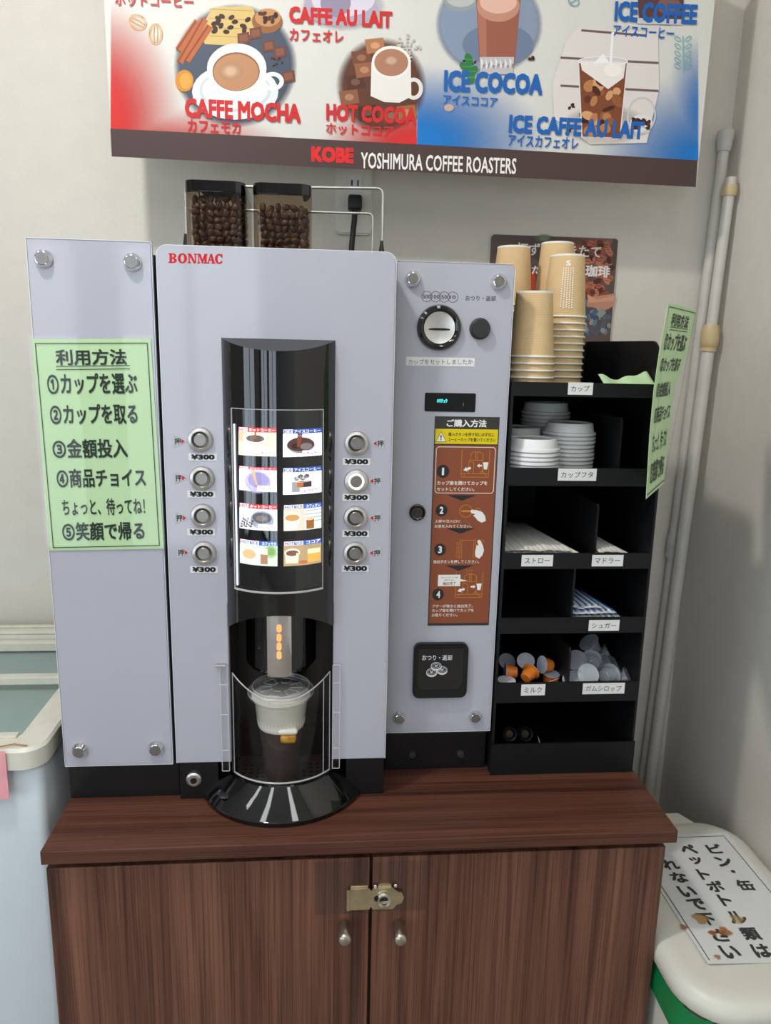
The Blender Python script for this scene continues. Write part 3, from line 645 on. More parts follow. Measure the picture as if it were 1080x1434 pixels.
# hoppers
def bean_mesh(bm, c, rot, s):
    r = bmesh.ops.create_icosphere(bm, subdivisions=2, radius=1)
    for v in r['verts']:
        x, y, z = v.co; g = .30*math.exp(-(y/.16)**2) if z > 0 else 0
        v.co = Vector((x*1.0, y*.72, z*.5*(1-g) - (0.0 if z > 0 else 0)))
    bmesh.ops.transform(bm, matrix=Matrix.Translation(c) @ rot.to_matrix().to_4x4() @ Matrix.Scale(s, 4), verts=r['verts'])
from mathutils import Euler
for hx0_, hx1_, fill in ((-.3125, -.2325, 1.641), (-.2212, -.1430, 1.630)):
    y0, y1, zt = .10, .22, 1.6605
    hb = obj('bean_hopper', prism(B(), rrect(hx0_, hx1_, y0, y1, .015), 2, 1.5565, zt-.014), MT['hopper'], mc, 30)
    obj('hopper_lid', prism(B(), rrect(hx0_-.0006, hx1_+.0006, y0-.0006, y1+.0006, .0155), 2, zt-.015, zt, .0015), MT['gloss'], hb, 30)
    bm = B(); prism(bm, rrect(hx0_+.012, hx1_-.012, y0+.012, y1-.004, .010), 2, 1.557, fill-.010)
    z = 1.561
    while z < fill:
        x = hx0_+.011+random.uniform(0, .004)
        while x < hx1_-.008:
            bean_mesh(bm, Vector((x, y0+.0095+random.uniform(-.001,.002), z+random.uniform(-.0015,.0015))), Euler((PI/2+random.uniform(-.6,.6), random.uniform(0,2*PI), random.uniform(-.5,.5))), .0066); x += .0104
        for k in range(8):
            bean_mesh(bm, Vector((hx1_-.0085, y0+.014+k*.012, z+random.uniform(-.002,.002))), Euler((random.uniform(0,6), random.uniform(0,6), 0)), .0055)
        z += .0086
    bn = obj('coffee_beans', bm, MT['bean'], hb, 60); bn['kind'] = 'stuff'
# wire rail round the hoppers
wl, wr = -.3280, -.0372
rk = obj('wire_rail', tube(B(), bend([(wl,.205,1.556),(wl,.205,1.6735),(wr,.205,1.681),(wr,.205,1.556)], .010), .0021, 10), MT['steel'], mc, 60)
obj('inner_rail', tube(B(), bend([(wl+.012,.25,1.556),(wl+.012,.25,1.650),(wr-.012,.25,1.653),(wr-.012,.25,1.556)], .008), .0019, 10), MT['steel'], rk, 60)
for x in (wl, wr):
    obj('rail_foot', lathe(B(), [(0,1.606),(.002,1.606),(.009,1.5565),(0,1.5565)], (x-.001,.20,0), 'Z', 16), MT['black'], rk, 30)

# ------------------------------------------------------------------ coin unit
KY = .0586
ck = thing('coin_unit', 'slim white glass fronted coin unit right of the coffee column', 'coin mechanism', (.053, .2, ZC))
KX0, KX1, KZ0, KZ1 = -.0278, .1337, .8718, 1.5607
panel(ck, rrect(KX0, KX1, KZ0, KZ1, .005, 4), KY, .011)
bm = B()
for q in ((KX0-.0005,KX0,KZ0,KZ1-.003), (KX1,KX1+.0006,KZ0,KZ1-.004), (KX0,KX1-.004,KZ1,KZ1+.0005), (KX0,KX1,KZ0-.0007,KZ0)): box(bm, q[0], q[1], KY, KY+.008, q[2], q[3])
obj('panel_edge', bm, MT['paneledge'], ck)
obj('housing', box(B(), KX0+.002, KX1-.002, KY+.012, .42, .865, 1.556, .001), MT['black'], ck)
bm = B(); box(bm, KX0+.001, KX1-.001, .0733, .41, ZC, .862, .0012); box(bm, KX0+.001, KX1-.001, .0760, .41, .862, .869)
kb = obj('base', bm, MT['black'], ck)
for px, py in ((577,1055.5), (645,1055)):
    p = at(px, py, Y=.0733); standoff(kb, p.x, .0733, p.z, .0066, 'base_screw', 'dark', .006)
for px, py, r in ((578,390.8,.0108), (698,394.8,.0108), (559,1004,.0098), (665,1002.5,.0098)):
    p = at(px, py, Y=KY); standoff(ck, p.x, KY, p.z, r)
p = at(615, 459, Y=KY)
cs = obj('coin_slot_ring', lathe(B(), [(.0212,-.0045),(.0225,-.0065),(.0255,-.0075),(.029,-.0060),(.0308,-.002),(.0308,0),(0,0)], (p.x,KY,p.z), 'Y', 48), MT['gloss'], ck, 40)
obj('coin_slot_plate', lathe(B(), [(0,-.0040),(.0200,-.0046),(.0213,-.0052),(.0213,-.003),(0,-.003)], (p.x,KY,p.z), 'Y', 40), MT['steel'], cs, 40, 'brushed steel plate')
obj('coin_slot', prism(B(), [(p.x-.0145,p.z-.0032),(p.x-.006,p.z-.0036),(p.x+.006,p.z-.0036),(p.x+.0145,p.z-.0032),(p.x+.0145,p.z-.0014),(p.x+.006,p.z-.0006),(p.x-.006,p.z-.0006),(p.x-.0145,p.z-.0014)], 1, KY-.0052, KY-.0042), MT['black'], cs)
p = at(672, 460.5, Y=KY)
obj('return_button', lathe(B(), [(0,-.009),(.0118,-.009),(.0132,-.0075),(.0134,-.002),(.0146,-.0015),(.0146,0),(0,0)], (p.x,KY,p.z), 'Y', 36), [MT['dark']], ck, 35, 'dark grey round button')
p = at(584.3, 717, Y=KY)
kl = obj('key_lock', lathe(B(), [(0,-.005),(.0078,-.005),(.0098,-.0065),(.0116,-.005),(.0118,0),(0,0)], (p.x,KY,p.z), 'Y', 32), MT['darksteel'], ck, 35)
obj('keyhole', lathe(B(), [(0,-.0064),(.0050,-.0064),(.0055,-.0048),(0,-.0048)], (p.x,KY,p.z), 'Y', 24), MT['dark'], kl, 35)
a = front_art(KY)
a.at(530, 350, .1883)
for (cx, cy), t in zip(((360,347),(426,348.5),(490,350),(553,351)), ('500','100','50','10')):
    a.ring(cx, cy, 38, 39, 3.4, (40,42,48), 1)
    hw = 30 if len(t) == 3 else 22
    a.text(t, cx-hw, cy-14, cx+hw, cy+14, (40,42,48), 1, .01)
a.text('おつり・返却', 648, 340, 873, 380, (44,44,50), 1, .008, 4)
a.build('coin_lettering', MT['ink'], ck)
a = front_art(KY-.0004); c0 = at(568.6, 511.6, Y=KY); c1 = at(665, 501.5, Y=KY)
st = obj('set_cup_label', box(B(), c0.x, c1.x, KY-.0004, KY, c0.z, c1.z), MT['white'], ck)
a.text('カップをセットしましたか', 572, 503, 662, 510.5, (90,90,96), 1, 0); a.build('label_lettering', MT['ink'], st)
c0 = at(594.5, 576, Y=KY); c1 = at(666.5, 551, Y=KY)
ds = obj('display_window', prism(B(), rrect(c0.x, c1.x, c0.z, c1.z, .002, 3), 1, KY-.0008, KY), MT['lens'], ck)
a = front_art(KY-.0008); a.text('ﾊﾘﾁｭｳ', 612, 558.5, 626.5, 564, (70,220,220), 1, .02); a.rect(648.5,564,649.4,569,(50,80,80),1); a.build('display_lettering', MT['tube'], ds, 'glowing cyan lettering')
# how-to-buy sticker
c = [at(*q, Y=KY) for q in ((609.2,582.8),(700.5,584.2),(684,875.8),(599,875.8))]
bx0, bx1, bz0, bz1 = (c[0].x+c[3].x)/2, (c[1].x+c[2].x)/2, (c[2].z+c[3].z)/2, (c[0].z+c[1].z)/2
ss = obj('instruction_sticker', box(B(), bx0, bx1, KY-.0004, KY, bz0, bz1), mat('sticker_dark', (52,50,48), .4), ck)
def sq(px, py):
    return (bx0+px*(bx1-bx0), bz1-py*(bz1-bz0))
a = Art(sq, lambda u, v, d: Vector((u, KY-.0004-d, v)))
# sticker measured in its own frame: x 0..1000, y 0..3180
a.at(0, 0, 1); a.q = lambda x, y: sq(x/1000, y/3180)
WH, OR, BK, BR = (236,234,230), (216,140,50), (44,44,46), (140,78,52)
a.rect(15,180,985,395,(226,202,20),1); a.rect(15,415,985,3140,BR,1)
a.text('ご購入方法',185,40,800,150,WH,2,.03)
a.poly([(105,230),(180,362),(30,362)],(240,238,230),3); a.text('!',95,268,115,345,(40,40,40),4,.02); a.line([(105,224),(186,366),(24,366)],7,(60,56,30),2,True)
a.text('購入ボタンを押す前に必ず先に',215,230,930,284,(50,46,30),3,.02); a.text('コーヒーカップを置いてください',215,305,955,360,(50,46,30),3,.02)
for q in (((70,440),(930,440),(960,470),(960,1090),(930,1120),(70,1120),(40,1090),(40,470)),): a.line(q, 9, WH, 2, True)
for y, t, r in ((800,'1',98),(1380,'2',94),(1980,'3',94),(2680,'4',94)):
    a.ell(155+ (0 if t!='4' else -5), y, r, r, BK, 3); a.text(t,(125 if t != '1' else 138),y-55,(185 if t != '1' else 172),y+55,WH,4,.03)
a.text('カップ扉を開けてカップを',70,940,860,1000,WH,3,.015); a.text('セットしてください。',70,1035,660,1092,WH,3,.015)
for y in (1150,1650,2225): a.poly([(235,y),(700,y),(468,y+85)],BK,2)
a.text('上部の注入口に',55,1520,460,1565,WH,3,.008); a.text('お金を入れてください。',55,1595,640,1645,WH,3,.008)
a.text('抽出ボタンを押してください。',55,2140,790,2195,WH,3,.008)
a.text('ブザーが鳴ると抽出完了。',60,2840,720,2890,WH,3,.008); a.text('カップ扉を開けてカップを',60,2910,740,2960,WH,3,.008); a.text('お取りください。',60,2985,480,3035,WH,3,.008)
def machine(a, ox, oy, swap):
    L = lambda *p: a.line([(ox+x, oy+y) for x, y in p], 6, OR, 3)
    L((0,0),(0,400),(430,400),(430,0)); L((0,350),(430,350)); L((140,60),(140,150),(330,150),(330,60),(280,30),(180,30),(140,60)); L((215,30),(215,150)); L((245,30),(245,150))
    L((115,150),(115,350)); L((115,160),(190,190),(190,350)); L((330,160),(330,350)); L((30,370),(70,370)); L((290,345),(330,300),(400,390))
    a.poly([(ox+30,oy+300),(ox+75,oy+250),(ox+80,oy+268),(ox+140,oy+248),(ox+150,oy+280),(ox+92,oy+300),(ox+98,oy+318)],WH,4)
    q = [(ox+240,oy+230),(ox+280,oy+200),(ox+280,oy+218),(ox+320,oy+218),(ox+320,oy+242),(ox+280,oy+242),(ox+280,oy+260)]
    if swap: q = [(2*(ox+280)-x, y) for x, y in q]
    a.poly(q, WH, 4); a.poly([(ox+335,oy+180),(ox+420,oy+180),(ox+402,oy+285),(ox+353,oy+285)],WH,4)
machine(a, 440, 480, False); machine(a, 430, 2330, True)
a.ring(540,1390,100,92,7,OR,3); a.rect(470,1378,610,1402,OR,3); a.ring(730,1385,40,40,6,OR,3)
def hand(ox, oy, rot):
    pts = [(-130,-40),(-110,-62),(-20,-70),(60,-60),(120,-10),(150,60),(90,100),(20,80),(-30,40),(-70,20),(-40,-5),(-110,-10)]
    a.poly([(ox+x*math.cos(rot)-y*math.sin(rot), oy+x*math.sin(rot)+y*math.cos(rot)) for x, y in pts], WH, 5)
hand(730,1450,.2); hand(780,1960,1.15)
for x in (470,500,690,720): a.line([(x,1820),(x,2120)],6,OR,3)
a.line([(500,1835),(690,1835)],6,OR,3)
for y in (1885,1955,2020,2085): a.ring(435,y,22,20,5,OR,3)
for x, y in ((750,2085),(830,1850)): a.ring(x,y,22,20,5,OR,3)
a.poly([(140,2370),(500,2370),(500,2550),(140,2550)],WH,4); a.poly([(500,2440),(620,2462),(500,2478)],WH,4)
a.text('オレンジランプが',190,2400,460,2430,BR,5,.01); a.text('点灯すると',240,2440,410,2468,BR,5,.01); a.text('抽出完了',220,2480,430,2535,BR,5,.02)
for k in (-1,0,1): a.line([(640+k*30,2320),(640+k*50,2290)],8,OR,3)
a.build('printed_instructions', MT['ink'], ss)
# coin return
c0 = at(577, 975, Y=KY); c1 = at(655.5, 898.5, Y=KY); rx0, rx1, rz0, rz1 = c0.x, c1.x, c0.z, c1.z
rt = obj('coin_return', prism(B(), rrect(rx0, rx1, rz0, rz1, .010), 1, KY-.010, KY, .0025), MT['black'], ck, 40)
fl = obj('return_flap', prism(B(), [(rx0+.012,rz0+.016),(rx1-.014,rz0+.016),(rx1-.008,rz0+.026),(rx1-.008,rz1-.005),(rx0+.006,rz1-.005),(rx0+.006,rz0+.026)], 1, KY-.0125, KY-.0100, .0008), MT['gloss'], rt, 40)
a = front_art(KY-.0125); a.at(520, 880, .2037)
a.text('おつり・返却', 350, 182, 556, 220, (214,216,220), 1, .015)
for cx, cy in ((415,300),(487,285),(447,257)):
    a.ell(cx, cy+8, 37, 26, (214,216,220), 1+(cy<290)+(cy<260)); a.ell(cx, cy, 37, 25, (20,20,22), 1.3+(cy<290)+(cy<260)); a.ring(cx, cy, 34, 23, 4, (214,216,220), 1.5+(cy<290)+(cy<260)); a.ring(cx, cy, 24, 14, 2.4, (214,216,220), 1.6+(cy<290)+(cy<260))
    a.text('¥', cx-12, cy-8, cx+12, cy+8, (214,216,220), 1.7+(cy<290)+(cy<260), .02)
a.build('return_lettering', MT['ink'], fl)

# ------------------------------------------------------------------ condiment rack
OY, OX0, OX1, OYB = .0536, .1370, .3640, .400
rk = thing('condiment_rack', 'tall black six-tier condiment rack at the right end of the brown worktop', 'rack', ((OX0+OX1)/2, .22, ZC))
side = [(OY,ZC),(OY,1.404),(.088,1.408),(.090,1.440)]+[(.116-.026*math.cos(t), 1.440+.026*math.sin(t)) for t in [PI/2*i/6 for i in range(1,7)]]+[(OYB,1.470),(OYB,ZC)]
for x in (OX0, OX1-.0035): obj('side_panel', prism(B(), side, 0, x, x+.0035), MT['blackmat'], rk)
obj('back_panel', box(B(), OX0+.0035, OX1-.0035, OYB-.003, OYB, ZC, 1.465), MT['blackmat'], rk)
LIPS = [(1.3850,1.4045), (1.2575,1.2835), (1.1330,1.1570), (1.0320,1.0570), (.9200,.9525)]
for z0, z1 in LIPS:
    s = obj('shelf', box(B(), OX0+.0035, OX1-.0035, OY+.003, OYB-.003, z0, z0+.003), MT['blackmat'], rk)
    obj('shelf_lip', box(B(), OX0+.0035, OX1-.0035, OY, OY+.003, z0, z1), MT['blackmat'], s)
obj('bottom_bin_front', box(B(), OX0-.001, OX1+.001, OY-.003, OY, ZC, .8520), MT['blackmat'], rk)
obj('bottom_board', box(B(), OX0+.0035, OX1-.0035, OY, OYB-.003, ZC, ZC+.003), MT['blackmat'], rk)
def divider(x, z0, z1, y0, cut):
    obj('divider', prism(B(), [(y0,z0),(y0,z1-cut),(y0+cut*.4,z1),(OYB-.003,z1),(OYB-.003,z0)], 0, x, x+.003), MT['blackmat'], rk)
x2 = at(866, 640, Y=.085).x; divider(x2, 1.2605, at(872, 585, Y=.085).z, .085, .010)
x3 = at(833, 760, Y=.075).x; divider(x3, 1.1360, at(837, 706, Y=.075).z, .075, .008)
x4 = at(801, 840, Y=OY+.004).x; divider(x4, 1.0350, 1.1320, OY+.004, .001)
x5 = at(795, 950, Y=OY+.006).x; divider(x5, .9230, at(796, 908, Y=OY+.006).z, OY+.006, .008)
for x0, y0, x1, y1, t, k in ((795,536,831,552.5,'カップ',0), (781,656.5,836,673,'カップフタ',1), (730,777,775,793,'ストロー',2), (828.5,777,873.5,793,'マドラー',2), (824,868,868,883.5,'シュガー',3), (729.5,958,764,974,'ミルク',4), (815.5,956,875.5,972,'ガムシロップ',4)):
    p0, p1 = at(x0, y1, Y=OY), at(x1, y0, Y=OY)
    l = obj('shelf_label', box(B(), p0.x, p1.x, OY-.0036 if False else OY-.0006, OY, p0.z, p1.z), MT['white'], rk)
    a = front_art(OY-.0006); a.text(t, x0+5, y0+4.2, x1-5, y1-4.0, (70,70,74), 1, .004, -.3); a.build('label_lettering', MT['ink'], l)

# paper cups, upside down in nested stacks
CH, CRB, CRR = .0925, .0258, .0342
proto = thing('paper_cup', 'kraft paper cup', 'paper cup')
obj('cup_wall', lathe(B(), [(CRR-.0010,.002),(CRB+.0002,CH-.002)], (0,0,0), 'Z', 40), MT['kraft'], proto, 60)
bm = B(); lathe(bm, [(CRR-.0012,.0006),(CRR,.0),(CRR+.0012,.0012),(CRR+.0006,.0030),(CRR-.0012,.0030),(CRR-.0012,.0006)], (0,0,0), 'Z', 40)
obj('rim', bm, MT['cupwhite'], proto, 60)
bm = B(); lathe(bm, [(CRB+.0004,CH-.003),(CRB+.0006,CH-.0004),(CRB-.0002,CH),(CRB-.0012,CH-.0002),(CRB-.0016,CH-.005),(0,CH-.005)], (0,0,0), 'Z', 40)
obj('cup_base', bm, MT['cupwhite'], proto, 60)
ORD = ['topmost','second','third','fourth','fifth','sixth','seventh','eighth','ninth','tenth','eleventh','twelfth','thirteenth','fourteenth','fifteenth','sixteenth']
def nth(k, what): return ('topmost %s' % what) if k == 0 else ('%s %s from the top' % (ORD[k], what))
STK = [(.1785,.115,1.5305,'of the short front stack',), (.2460,.185,1.5915,'of the front right stack'), (.2545,.268,1.6215,'of the tallest rear stack'), (.1780,.250,1.6105,'of the rear left stack')]
first = True; SP = .0094
for x, y, zt, where in STK:
    n_ = int((zt-CH-1.3882)/SP)+1; sp = (zt-CH-1.3882)/(n_-1)
    for k in range(n_):
        z = zt-CH-k*sp
        lb = nth(k, 'brown kraft paper cup')+' '+where
        g = 'paper cups on the top shelf'
        if first: proto.location = (x,y,z); proto['label'] = lb; proto['group'] = g; c = proto; first = False
        else: c = dup(proto, (x,y,z), (0,0,random.uniform(-.4,.4)), lb, g)
        if k == 0 and 'front right' in where:
            c.rotation_euler = (0,0,0)
            pa = Art(lambda u, v: (u, v), lambda u, v, d: Vector(((CRB+(CRR-CRB)*(1-v/CH)+.0004+d)*math.sin(u), -(CRB+(CRR-CRB)*(1-v/CH)+.0004+d)*math.cos(u), v)))
            pa.text('S', -.36, .0825, -.10, .0745, (250,246,236), 0, .03)
            for j in range(5):
                yy = .072
                while yy > .014:
                    h = random.uniform(.0016,.0026); pa.rect(-.50+j*.125, yy, -.50+j*.125+.065, yy-h, (246,240,226), 0); yy -= h+.0012
            pm = pa.build('printed_text', MT['ink']); pm.parent = c; pm['label'] = 'white printed lines'
# swirl print on the front cup is part of the kraft sleeve
# lids
lp = thing('cup_lid', 'white lid', 'cup lid'); LR = .0395
obj('lid_skirt', lathe(B(), [(LR,.0),(LR+.0012,.0008),(LR+.0008,.0042),(LR-.0022,.0052),(LR-.0042,.0170),(LR-.0052,.0185),(LR-.0075,.0186),(LR-.0085,.0160),(0,.0160)], (0,0,0), 'Z', 44), MT['lid'], lp, 40)
LST = [(.1845,.098,1.3225,'of the near left stack'), (.2560,.150,1.3415,'of the near right stack'), (.2440,.238,1.3665,'of the shaded rear stack'), (.1828,.180,1.3310,'of the stack behind the near left one')]
first = True
for x, y, zt, where in LST:
    n_ = int(round((zt-.0186-1.2607)/.0062))+1; sp = (zt-.0186-1.2607)/(n_-1)
    for k in range(n_):
        lb = nth(k, 'white cup lid')+' '+where; g = 'cup lids on the second shelf'
        if first: lp.location = (x,y,zt-.0186-k*sp); lp['label'] = lb; lp['group'] = g; first = False
        else: dup(lp, (x+random.uniform(-.0006,.0006),y,zt-.0186-k*sp), (0,0,random.uniform(0,6)), lb, g)
# straws, stirrers, sugar sticks
def stick(name, L, w, h, m, stripe=None):
    t = thing(name, '', name.replace('_', ' '))
    bm = B(); secs = [(-L/2,.15,1.15), (-L/2+.006,.3,1.1), (-L/2+.010,1,1), (L/2-.010,1,1), (L/2-.006,.3,1.1), (L/2,.15,1.15)]; rings = []
    for y, kh, kw in secs: rings.append([bm.verts.new((w/2*kw*math.cos(2*PI*j/10), y, h/2+h/2*kh*math.sin(2*PI*j/10))) for j in range(10)])
    fs = []
    for a, b in zip(rings, rings[1:]):
        for j in range(10): fs.append(bm.faces.new((a[j], a[(j+1)%10], b[(j+1)%10], b[j])))
    fs += [bm.faces.new(rings[0]), bm.faces.new(rings[-1][::-1])]; bmesh.ops.recalc_face_normals(bm, faces=fs)
    obj('wrapper', bm, m, t, 50)
    if stripe: obj('printed_stripe', box(B(), -w*.18, w*.18, -L/2+.002, L/2-.002, h*.985, h*1.03), stripe, t, None, 'blue stripe')
    return t
def pile(proto, x0, x1, y0, z0, w, h, rows, fmt, group, fan=0, lean=0):
    L = max(v.co.y for v in proto.children[0].data.vertices)*2; firstp = True
    for k, n_ in enumerate(rows):
        for i in range(n_):
            x = x0+w/2+i*w+(w/2 if k % 2 else 0)*.5; x = min(x, x1-w/2)
            lb = fmt(k, i, n_, len(rows)); a = fan*(i+.5)/max(rows)+random.uniform(-.012,.012)
            y = y0+L/2+random.uniform(0,.004)+.002*k; z = z0+k*h*1.02+(random.uniform(0,.0022) if k == len(rows)-1 else 0)
            loc = (x-math.sin(a)*L/2, y, z); rot = (0, random.uniform(-.1,.1), a)
            if firstp: proto.location = loc; proto.rotation_euler = rot; proto['label'] = lb; proto['group'] = group; firstp = False
            else: dup(proto, loc, rot, lb, group)
LAY = {0:'bottom', 1:'second', 2:'third', 3:'fourth', 4:'fifth'}
def lab(kind, shelf):
    def f(k, i, n_, m):
        lay = 'top' if k == m-1 else LAY[k]
        return '%s, %s from left in %s layer %s' % (kind, 'first' if i == 0 else ORD[i], lay, shelf)
    return f
sp_ = stick('paper_straw', .19, .0078, .0058, MT['straw'])
pile(sp_, OX0+.004, x3-.001, .060, 1.1362, .0080, .0058, [16,16,15,13], lab('white paper-wrapped straw', 'on the straw shelf'), 'wrapped straws', .16)
sp_ = stick('coffee_stirrer', .12, .0075, .0050, MT['straw'])
pile(sp_, x3+.004, OX1-.004, .060, 1.1362, .0078, .0050, [8,8,7,5], lab('white paper-wrapped stirrer', 'right of the straws'), 'wrapped stirrers', .12)
sug = stick('sugar_stick', .11, .0092, .0066, mat('sugar_paper', (226,226,226), .6), mat('sugar_blue', (24,104,186), .5))
pile(sug, x4+.004, OX1-.004, .060, 1.0352, .0098, .0068, [9,9,8,7,5], lab('white and blue sugar stick', 'of its shelf'), 'sugar sticks', .2)
# portion capsules
def capsule(name, r0, r1, rf, h, m, label):
    t = thing(name, label, 'portion capsule')
    obj('capsule_body', lathe(B(), [(0,.0006),(r0-.001,0),(r0,.001),(r0+.0004,h*.35),(r1-.0003,h*.37),(r1,h-.001),(rf,h-.0008),(rf,h),(0,h)], (0,0,0), 'Z', 28), m, t, 35)
    obj('foil_lid', lathe(B(), [(0,h+.0004),(rf*.8,h+.0003),(rf*.99,h+.0006),(rf*.99,h+.0001),(0,h+.0001)], (0,0,0), 'Z', 28), MT['foil'] if m is MT['orange'] else MT['syrup'], t, 35, 'silver foil lid' if m is MT['orange'] else None)
    return t
def place_caps(proto, lst, group, h):
    for i, (px, py, Y, ax, lb) in enumerate(lst):
        d = Vector(ax).normalized(); c = at(px, py, Y=Y)-d*h/2
        rot = d.to_track_quat('Z', 'X').to_euler()
        o = proto if i == 0 else dup(proto, c)
        o.location = c; o.rotation_euler = rot; o['label'] = lb; o['group'] = group
mk = capsule('milk_capsule', .0088, .0108, .0142, .0180, MT['orange'], '')
place_caps(mk, [
    (740,945,.078,(.62,.62,.32),'orange milk capsule lying at the front with its small end to the viewer'),
    (716,941,.092,(-.95,.1,.05),'orange milk capsule on its side at the left with its foil to the left'),
    (736,929,.118,(-.15,-.62,.75),'milk capsule showing its round foil lid behind the front orange one'),
    (766,931,.100,(-.94,-.25,.18),'upper right orange milk capsule with its foil edge to the left'),
    (708,929,.150,(.1,-.7,.7),'shaded milk capsule at the back left corner of the milk shelf'),
    (770,950,.100,(.1,-.12,1),'milk capsule standing with its foil up under the upper right one'),
    (709,960,.072,(0,-.1,1),'milk capsule standing foil up in the front left corner of the milk shelf'),
    (775,962,.074,(-.3,.5,.8),'orange milk capsule mostly hidden behind the milk shelf lip'),
    ], 'milk capsules', .018)
gs = capsule('syrup_capsule', .0108, .0132, .0172, .0200, MT['syrup'], '')
place_caps(gs, [
    (821,946,.078,(0,-.84,.55),'clear syrup capsule with its large round lid facing the front'),
    (807,927,.118,(-.25,-.75,.6),'clear syrup capsule leaning against the shelf divider'),
    (828,928,.108,(.3,.9,.15),'clear syrup capsule in the middle with its small end to the front'),
    (851,946,.080,(.85,.5,.05),'clear syrup capsule on its side with its flange to the right'),
    (873,952,.082,(.75,-.35,.6),'rightmost clear syrup capsule'),
    (829,905,.130,(-.62,-.15,.76),'topmost clear syrup capsule tipped to the left'),
    (845,917,.145,(.8,-.2,.5),'clear syrup capsule under the topmost one'),
    (803,957,.074,(-.2,-.5,.85),'clear syrup capsule in the front left corner of the syrup shelf'),
    (842,933,.125,(.95,.1,.2),'clear syrup capsule behind the one with its flange to the right'),
    (860,936,.135,(.3,-.3,.9),'clear syrup capsule at the back right of the syrup shelf'),
    ], 'syrup capsules', .020)
# odd things in the bottom bin
for px, py, yy, r, lb in ((713,1027,.085,.0118,'black round cap leaning at the left of the bottom bin'), (735,1027,.095,.0125,'black round cap leaning beside the first in the bottom bin')):
    c = at(px, py, Y=yy); t = thing('bottle_cap', lb, 'cap', (c.x, yy, c.z-r), 'black caps in the bottom bin')
    bm = B(); lathe(bm, [(r*.72,-.006),(r*.9,-.008),(r,-.006),(r,.006),(0,.006),(0,.004),(r*.72,.004),(r*.72,-.006)], c, 'Y', 28)
    bmesh.ops.rotate(bm, cent=c, matrix=Matrix.Rotation(-.35, 3, 'X'), verts=bm.verts); obj('cap_shell', bm, MT['blackmat'], t, 35)
    bm = B(); lathe(bm, [(0,-.009),(r*.5,-.009),(r*.5,.003),(0,.003)], c+Vector((0,.006,0)), 'Y', 24); obj('cap_liner', bm, mat('cap_liner', (70,60,46), .5), t, 35)
    bm = B(); box(bm, c.x-.008, c.x+.008, yy-.004, yy+.012, ZC+.003, c.z-r*.9); obj('cap_stem', bm, MT['blackmat'], t)
c = at(757, 1034, Y=.07); bm = B(); grid(bm, lambda u, v: Vector((c.x-.005+.012*u, .066+.012*v, .803+.052*(1-u*u)*(1 if v < 2 else 1)*(.75+.25*(1-u)))), 6, 3)
o = obj('paper_scrap', bm, MT['white'], None, 60); tag(recenter(o), 'small white curled scrap standing in the bottom bin', 'paper')
# crumpled green sheet on the top shelf
PRO = [(838,524),(852,528),(867,531.5),(884,526),(901,521),(910,523),(917,522)]
bm = B()
def gsh(u, v):
    k = u*(len(PRO)-1); i = min(int(k), len(PRO)-2); f = k-i
    px = PRO[i][0]*(1-f)+PRO[i+1][0]*f; py = PRO[i][1]*(1-f)+PRO[i+1][1]*f
    hi = at(px, py, Y=.115); x = min(hi.x, OX1-.006)
    return Vector((x, .062+.053*v, 1.3890+(hi.z-1.3890)*v+.002*math.sin(u*19)*v))
grid(bm, gsh, 24, 6); solid(bm, .0004)
o = obj('paper_sheet', bm, MT['green'], None, 60); tag(recenter(o), 'crumpled pale green sheet lying on the top shelf right of the cups', 'paper')

# ------------------------------------------------------------------ green instruction signs
LINES = [('利用方法',233,565,527,628), ('①カップを選ぶ',197,660,572,745), ('②カップを取る',208,785,572,868), ('③金額投入',218,928,530,1008), ('④商品チョイス',235,1052,607,1132), ('ちょっと、待ってね！',258,1180,604,1252), ('⑤笑顔で帰る',258,1282,602,1362)]
def sign_art(f, cuts=0):
    a = Art(None, f); K = (34,48,36)
    # sheet frame 0..1 x 0..1 measured on the photo's left sign (crop units)
    def q(x, y):
        v = (y-524)/(1404-524); l = 134+(205-134)*v; r = 628+(685-628)*v
        return ((x-l)/(r-l), 1-v)
    a.q = q
    for t, x0, y0, x1, y1 in LINES: a.text(t, x0, y0, x1, y1, K, 1, .022 if t[0] != 'ち' else .014)
    for y in (632, 645): a.line([(234,y),(540,y-1)], 3.2, K, 1)
    a.line([(149,541),(614,542),(666,1388),(221,1391)], 3.5, K, 1, True)
    a.cuts = [i/cuts for i in range(1, cuts)] if cuts else []
    return a
SY = LY-.0012
q4 = [at(*q, Y=SY) for q in ((44.5,475),(211,474),(229.5,768.5),(69.5,771))]
def bil(c, u, v): return (c[3]*(1-u)+c[2]*u)*(1-v)+(c[0]*(1-u)+c[1]*u)*v
s1 = thing('instruction_sign', 'pale green laminated how-to-use sign taped flat on the left white panel', 'sign', bil(q4, .5, 0), 'pale green how-to-use signs')
bm = B(); grid(bm, lambda u, v: bil(q4, u, v), 4, 6); solid(bm, .0006); obj('paper_sheet', bm, MT['green'], s1)
sign_art(lambda u, v, d: bil(q4, u, v)+Vector((0,-.0006-d,0))).build('sign_lettering', MT['ink'], s1)
lq = [q4[0]+Vector((-.004,-.0011,.004)), q4[1]+Vector((.003,-.0011,.004)), q4[2]+Vector((.003,-.0011,-.004)), q4[3]+Vector((-.004,-.0011,-.004))]
bm = B(); grid(bm, lambda u, v: bil(lq, u, v), 6, 8); obj('laminate', bm, MT['greenlam'], s1)
